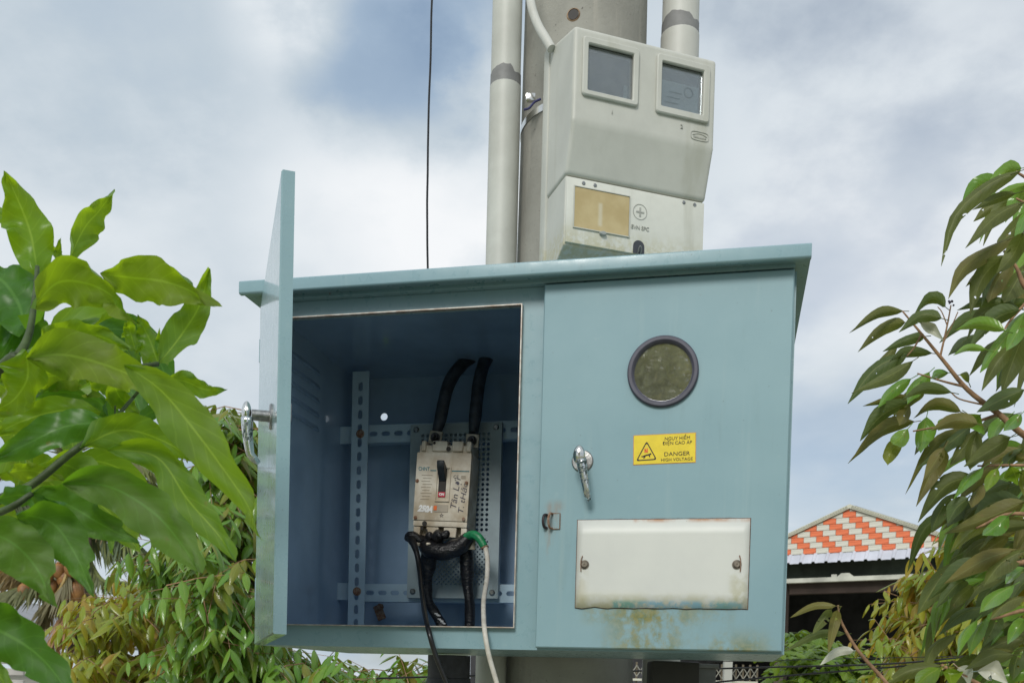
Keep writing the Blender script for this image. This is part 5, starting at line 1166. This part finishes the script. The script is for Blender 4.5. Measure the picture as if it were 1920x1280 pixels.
RT = right_tree()
def sprout():
    """young shoot rising at the lower right in front of the bush"""
    z8 = lambda p: (1440+p[0]/3.2, 880+p[1]/3.2); D = 1.75; b = at(1720, 1400, D); R = thing('young_shoot', 'bare young durian shoot with a few long leaves in front of the bright bush', 'plant', loc=(b.x, b.y, 0))
    for i, (pts, w_, m) in enumerate((([(408, 818), (280, 815), (132, 888)], 46, M_DUR), ([(380, 838), (330, 900), (268, 985)], 62, M_DUR), ([(418, 842), (395, 930), (362, 1095)], 66, M_DUR), ([(465, 982), (300, 985), (98, 1092)], 52, M_DUR), ([(515, 1085), (420, 1088), (312, 1172)], 58, M_PALE), ([(425, 850), (410, 890), (400, 960)], 40, M_MID))):
        o = px_leaf(R, [z8(p) for p in pts], w_/3.2, D+.02*i-.05, -.03, m, .3, seed=40+i, nl=10, nw=4, fold=.2, wave=.02, petiole=.01)
        if m == M_DUR:
            me = o.data; ns = Vector()
            for p in me.polygons: ns += p.normal*p.area
            if ns.dot(o.location+R.location-Vector((0, 0, CAMH))) < 0: me.flip_normals()
    stem(R, [z8((420, 812)), z8((432, 890)), z8((480, 990)), z8((560, 1110)), z8((720, 1290)), (1700, 1340)], (.0015, .0021, .0027, .0032, .0036, .0042), M_TWIG, D)
    stem(R, [at(1700, 1340, D), Vector((b.x+.02, b.y, 1.0)), Vector((b.x, b.y, 0))], (.006, .008, .012), M_TWIG, name='stem')
sprout()

# canonical leaves shared by the far trees
def canon(name, ratio, droop, nl=10, nw=2):
    bm = NB(); uvl = bm.loops.layers.uv.new('UVMap')
    sp = [Vector((0, t, -droop*t*t)) for t in (0, .2, .4, .6, .8, 1)]
    leaf_bm(bm, sp, ratio, Vector((1, 0, 0)), nl=nl, nw=nw, fold=.22, wave=.0, uvl=uvl, profile=lambda t: (math.sin(PI*min(1, t**.85)))**.8*(1-.1*t))
    me = bpy.data.meshes.new(name); bm.to_mesh(me); bm.free(); return me
CAN = {k: [canon('leaf', r, d) for r, d in v] for k, v in {'durian': ((.30, .18), (.33, .38), (.28, .60)), 'bush': ((.52, .10), (.58, .3))}.items()}
def screen(p):
    q = cam.matrix_world.inverted() @ p
    if q.z > -.1: return None
    return (960-F_PX*q.x/q.z, PY+F_PX*q.y/q.z)
def far_tree(name, label, cat, blobs, kind, mat, size, nspray, trunk, group=None, seed=1, keep=300, droopy=.7, per=12, twig=M_TWIG, inner=.5, spread=.5):
    """blobs: (px x, px y, depth, radius px x, radius px y, radius depth) ; leafy sprays fill them"""
    rr = random.Random(seed); R = thing(name, label, cat, loc=trunk, group=group)
    leaves = []; tb = NB(); hubs = []
    tot = sum(b[3]*b[4]*b[2]**2 for b in blobs)
    for (x, y, D, rx, ry, rz) in blobs:
        c = at(x, y, D); ax, az = rx/F_PX*D, ry/F_PX*D; hubs.append(c)
        for _ in range(max(3, int(nspray*rx*ry*D**2/tot))):
            while True:
                u = Vector((rr.uniform(-1, 1), rr.uniform(-1, 1), rr.uniform(-1, 1)))
                if inner < u.length < 1: break
            p = c+Vector((u.x*ax, u.y*rz, u.z*az))*.95
            out = Vector((u.x, u.y*.8, u.z*.35+.1)).normalized(); out = (out+Vector((rr.gauss(0, .4), rr.gauss(0, .4), rr.gauss(0, .25)))).normalized()
            ln = size*rr.uniform(2.2, 4.2); pts = []
            for k in range(per//2+1):
                t = k/(per//2); pts.append(p+out*ln*(t-.6)+Vector((0, 0, -ln*.30*t*t*rr.uniform(.7, 1.3))))
            tube(tb, [q-R.location for q in (pts[1], pts[len(pts)//2], pts[-1])], [size*.028, size*.02, size*.01], 4, False)
            sd = out.cross(Vector((0, 0, 1)));
            if sd.length < .05: sd = Vector((1, 0, 0))
            sd.normalize(); tone = rr.random()
            for k in range(1, len(pts)):
                for s_ in (-1, 1):
                    d = (out*rr.uniform(.25, .7)+sd*s_*rr.uniform(spread, spread+.5)+Vector((0, 0, -droopy*rr.uniform(.5, 1.5)))).normalized()
                    n_ = (Vector((0, 0, 1))+out*.5+sd*s_*.3+Vector((rr.gauss(0, .25), rr.gauss(0, .25), 0))); n_ = (n_-d*n_.dot(d)).normalized(); xx = d.cross(n_).normalized()
                    L_ = size*rr.uniform(.75, 1.2)*(.75 if k == len(pts)-1 else 1)
                    leaves.append((pts[k], d, n_, xx, L_, rr.randrange(len(CAN[kind])), (tone+rr.uniform(-.2, .2)) % 1))
    def vis(l):
        s_ = screen(l[0]+l[1]*l[4]*.5); dist = (l[0]-Vector((0, 0, CAMH))).length
        inside = s_ is not None and -20 < s_[0] < 1940 and -20 < s_[1] < 1300 and not (545 < s_[0] < 1460 and s_[1] < 1225)
        return (0 if inside else 1, dist)
    leaves.sort(key=vis); ki = leaves[:keep]; rest = leaves[keep:]
    for me in CAN[kind]:
        pass
    CM = [m.copy() for m in CAN[kind]]
    for m in CM: m.name = 'leaf'; m.materials.clear(); m.materials.append(mat)
    for p, d, n_, xx, L_, v, t in ki:
        o = bpy.data.objects.new('leaf', CM[v]); COL.objects.link(o); o.parent = R
        M = Matrix((xx*L_, d*L_, n_*L_)).transposed().to_4x4(); M.translation = p-R.location; o.matrix_local = M
    V, Fs, UV, RN = [], [], [], []
    for p, d, n_, xx, L_, v, t in rest:
        me = CAN[kind][v]; b0 = len(V); q = p-R.location
        for w_ in me.vertices: c = w_.co; V.append(q+(xx*c.x+d*c.y+n_*c.z)*L_)
        for f in me.polygons:
            Fs.append([b0+i for i in f.vertices]); RN.append(t)
            for li in f.loop_indices: UV.append(me.uv_layers[0].data[li].uv)
    if Fs:
        me = bpy.data.meshes.new('foliage'); me.from_pydata(V, [], Fs); uv = me.uv_layers.new(name='UVMap'); uv.data.foreach_set('uv', [c for u in UV for c in u])
        a = me.attributes.new('rnd', 'FLOAT', 'FACE'); a.data.foreach_set('value', RN); me.polygons.foreach_set('use_smooth', [True]*len(Fs))
        o = link('foliage', me, mat, R); o['kind'] = 'stuff'
    o = obj('twigs', tb, twig, R); o['kind'] = 'stuff'
    top = sum(hubs, Vector())/len(hubs); tb2 = Vector(trunk); fk = tb2.lerp(Vector((top.x, top.y, top.z)), .45); fk.x = tb2.x*.8+top.x*.2
    stem(R, [tb2, fk], (.09*size/.12, .06*size/.12), M_BARK, name='trunk', n=10)
    for h in hubs: stem(R, [fk, fk.lerp(h, .5)+Vector((0, 0, -.05)), h], (.035*size/.12, .022*size/.12, .008*size/.12), M_BARK, n=6)
    return R
# far trees
g = at(300, 1280, 5.4)
far_tree('durian_tree', 'golden brown young durian tree at lower left in front of the palm', 'tree', [(290, 1180, 5.6, 130, 95, .8), (230, 1260, 5.3, 120, 70, .7), (380, 1250, 5.5, 110, 80, .7), (255, 1120, 5.8, 70, 60, .5), (330, 1340, 5.2, 190, 80, .8)], 'durian', M_GOLD, .125, 270, (g.x, g.y, 0), 'durian trees', 11)
g = at(520, 1280, 4.7)
far_tree('durian_tree', 'tall green durian tree showing left of and below the open cabinet door', 'tree', [(445, 800, 4.7, 45, 70, .4), (440, 860, 4.7, 55, 90, .4), (430, 960, 4.6, 65, 100, .5), (400, 1010, 4.8, 70, 60, .4), (440, 1090, 4.5, 80, 100, .6), (350, 1060, 4.9, 85, 60, .5), (450, 1220, 4.5, 120, 90, .6), (600, 1260, 4.6, 120, 60, .6), (730, 1270, 4.7, 80, 60, .5), (800, 1290, 4.8, 60, 60, .4)], 'durian', M_MID, .125, 380, (g.x, g.y, 0), 'durian trees', 12, inner=.3)
g = at(1850, 1280, 4.9)
far_tree('durian_tree', 'golden green durian tree beside the gable house at lower right', 'tree', [(1830, 1090, 4.9, 110, 90, .7), (1880, 1010, 5.1, 100, 70, .6), (1740, 1180, 4.7, 80, 70, .5), (1850, 1220, 4.7, 120, 90, .7), (1735, 1085, 4.9, 60, 45, .4), (1790, 1290, 4.6, 140, 70, .6)], 'durian', M_GOLD, .11, 300, (g.x, g.y, 0), 'durian trees', 13, inner=.3)
g = at(1560, 1280, 6.2)
far_tree('garden_bush', 'bright yellow green leafy bush below the open front of the gable house', 'bush', [(1520, 1240, 6.2, 70, 60, .5), (1590, 1260, 6.3, 70, 60, .5), (1505, 1185, 6.4, 45, 30, .3), (1560, 1310, 6.0, 130, 60, .5)], 'bush', M_BUSH, .085, 200, (g.x, g.y, 0), None, 14, droopy=.35, per=10, twig=M_GTWIG, inner=.3)
# trees on the camera's side of the lane, seen mirrored in the round door window
def far_side_trees():
    wp = CABM @ Vector((.886, -.018, .5646)); nn = (CABM.to_3x3() @ Vector((0, -1, 0))).normalized()
    v = (wp-Vector((0, 0, CAMH))).normalized(); rf = (v-nn*2*v.dot(nn)).normalized()
    for i, (dist, off, sc_, lab) in enumerate(((7.0, -.25, 1.0, 'bushy golden tree on the near side of the lane, mirrored in the round pane'), (10.5, 1.2, 1.7, 'taller darker tree behind it on the near side of the lane'))):
        c0 = wp+rf*dist; x, y = c0.x+off, c0.y; R = thing('roadside_tree', lab, 'tree', loc=(x, y, 0), group='trees behind the viewer')
        rr = random.Random(30+i); V, Fs, RN, UV = [], [], [], []
        cs = [(dx*sc_, dy*sc_, c0.z-.25+dz*sc_) for dx, dy, dz in ((0, 0, 0), (-.55, .2, -.35), (.55, -.2, -.3), (0, .1, .35), (-.4, 0, .2), (.45, .2, .15), (0, .2, -.8), (-.6, .1, -.9), (.6, .1, -.9), (0, 0, -1.5))]
        for c in cs:
            for _ in range(1100):
                u = Vector((rr.gauss(0, 1), rr.gauss(0, 1), rr.gauss(0, 1))).normalized()*rr.uniform(.45, 1.1); p = Vector(c)+u*.46*sc_
                d = Vector((rr.gauss(0, 1), rr.gauss(0, 1), rr.gauss(-.5, .6))).normalized(); n_ = Vector((rr.gauss(0, .5), rr.gauss(0, .5), 1)); n_ = (n_-d*n_.dot(d)).normalized(); xx = d.cross(n_); L_ = rr.uniform(.07, .12)*sc_; b0 = len(V)
                V += [p, p+d*L_*.5+xx*L_*.18, p+d*L_, p+d*L_*.5-xx*L_*.18]; Fs.append((b0, b0+1, b0+2, b0+3)); RN.append(rr.random()); UV += [(.5, 0), (1, .5), (.5, 1), (0, .5)]
        me = bpy.data.meshes.new('foliage'); me.from_pydata(V, [], Fs); uv = me.uv_layers.new(name='UVMap'); uv.data.foreach_set('uv', [q for u in UV for q in u]); a = me.attributes.new('rnd', 'FLOAT', 'FACE'); a.data.foreach_set('value', RN)
        o = link('foliage', me, M_HEDGE, R); o['kind'] = 'stuff'
        stem(R, [Vector((x, y, 0)), Vector((x+.05, y, c0.z*.5)), Vector((x, y, c0.z))], (.10*sc_, .08*sc_, .04*sc_), M_BARK, name='trunk', n=10)
far_side_trees()

def palm():
    D = 14.; c = at(148, 985, D); R = thing('coconut_palm', 'coconut palm with dry golden fronds behind the broad leaves at left', 'palm tree', loc=(c.x+.1, D, 0)); rr = random.Random(5)
    stem(R, [Vector((c.x+.1, D, 0)), Vector((c.x+.15, D, c.z*.5)), c], (.17, .14, .15), simple('palm_bark', (.20, .15, .115), .95, 0, .3, 5, .6), name='trunk', n=14)
    m = F_PX/D
    # fronds: (rachis in px, leaflet length px, material, hang)
    Fr = [([(150, 985), (140, 920), (110, 870), (60, 850), (0, 880)], 60, M_PALMG, .5), ([(150, 985), (160, 900), (140, 840), (110, 800)], 55, M_PALMG, .3), ([(150, 985), (170, 900), (215, 855), (280, 880)], 55, M_PALMG, .6), ([(150, 985), (190, 920), (240, 890), (290, 905)], 28, M_PALMG, .5), ([(150, 990), (190, 1000), (240, 1005), (270, 1030)], 60, M_PALMG, 1.2), ([(150, 1000), (180, 985), (215, 975), (255, 985)], 40, M_PALMG, .8),
          ([(150, 1010), (190, 1085), (240, 1092), (305, 1122)], 34, M_PALMG, .8), ([(150, 1010), (180, 1118), (220, 1128)], 26, M_PALMG, .9), ([(145, 990), (100, 1000), (40, 1050), (-40, 1130)], 55, M_PALMD, 1.), ([(145, 1000), (100, 1080), (40, 1100), (-50, 1130)], 50, M_PALMG, .8), ([(145, 1000), (110, 1060), (60, 1070), (0, 1060)], 60, M_PALMD, .9), ([(145, 1000), (120, 1090), (90, 1130), (70, 1180)], 45, M_PALMD, 1.), ([(145, 1010), (150, 1090), (120, 1160), (90, 1210)], 50, M_PALMD, 1.), ([(145, 1010), (140, 1100), (145, 1160), (130, 1220)], 36, M_PALMB, 1.), ([(140, 1000), (100, 960), (60, 930), (20, 960)], 50, M_PALMG, .8), ([(130, 980), (110, 930), (100, 900), (80, 940)], 46, M_PALMB, .9)]
    for pts, ll, mat, hang in Fr:
        P = smooth_path([at(x, y, D+rr.uniform(-.5, .5)*(i > 0)) for i, (x, y) in enumerate(pts)], 12); bm = NB(); uvl = bm.loops.layers.uv.new('UVMap'); n = len(P)
        tube(bm, [p-R.location for p in P], lerp_list([.035, .02, .008], n), 5, False)
        for i in range(int(n*.18), n):
            t = i/n; tg = (P[min(i+1, n-1)]-P[i-1]).normalized(); sd = tg.cross(Vector((0, 0, 1))); sd = sd.normalized() if sd.length > .05 else Vector((1, 0, 0))
            for s_ in (-1, 1):
                for r_ in range(2):
                    L_ = ll/m*(.6+.6*math.sin(PI*min(1, .15+t*.85)))*rr.uniform(.75, 1.15); d = (tg*rr.uniform(.4, .9)+sd*s_*.7*rr.uniform(.5, 1)+Vector((0, 0, .15-hang*rr.uniform(.5, 1.2)))).normalized(); p = P[i-1].lerp(P[i], rr.random())-R.location
                    wv = d.cross(sd).normalized() if r_ else d.cross(Vector((0, 1, .2))).normalized(); w_ = .022; e1 = p+d*L_*.5+Vector((0, 0, -.02)); e2 = p+d*L_+Vector((0, 0, -L_*.22*hang))
                    a = [bm.verts.new(q) for q in (p-wv*w_*.5, p+wv*w_*.5, e1+wv*w_, e1-wv*w_)]; f = bm.faces.new(a); tip = bm.verts.new(e2); f2 = bm.faces.new((a[3], a[2], tip))
                    rv = rr.random()
                    for ff in (f, f2):
                        for lp in ff.loops: lp[uvl].uv = (.8, rv)
        obj('frond', bm, mat, R)
    for x, y, r in ((122, 1085, 15), (96, 1100, 13), (142, 1108, 16), (110, 1070, 12), (134, 1065, 13), (88, 1078, 11), (150, 1040, 12), (120, 1030, 12), (45, 1108, 12)):
        p = at(x, y, D-.35+rr.uniform(-.1, .1))-R.location; bm = NB(); V_ = bmesh.ops.create_uvsphere(bm, u_segments=14, v_segments=10, radius=r/m)['verts']
        for v in V_: v.co.z *= 1.25
        bmesh.ops.create_cone(bm, segments=8, radius1=r/m*.4, radius2=r/m*.25, depth=r/m*.3, cap_ends=True, matrix=Matrix.Translation((0, 0, r/m*1.28)))
        obj('coconut', bm, M_COCO, R, 'all', loc=p)
palm()
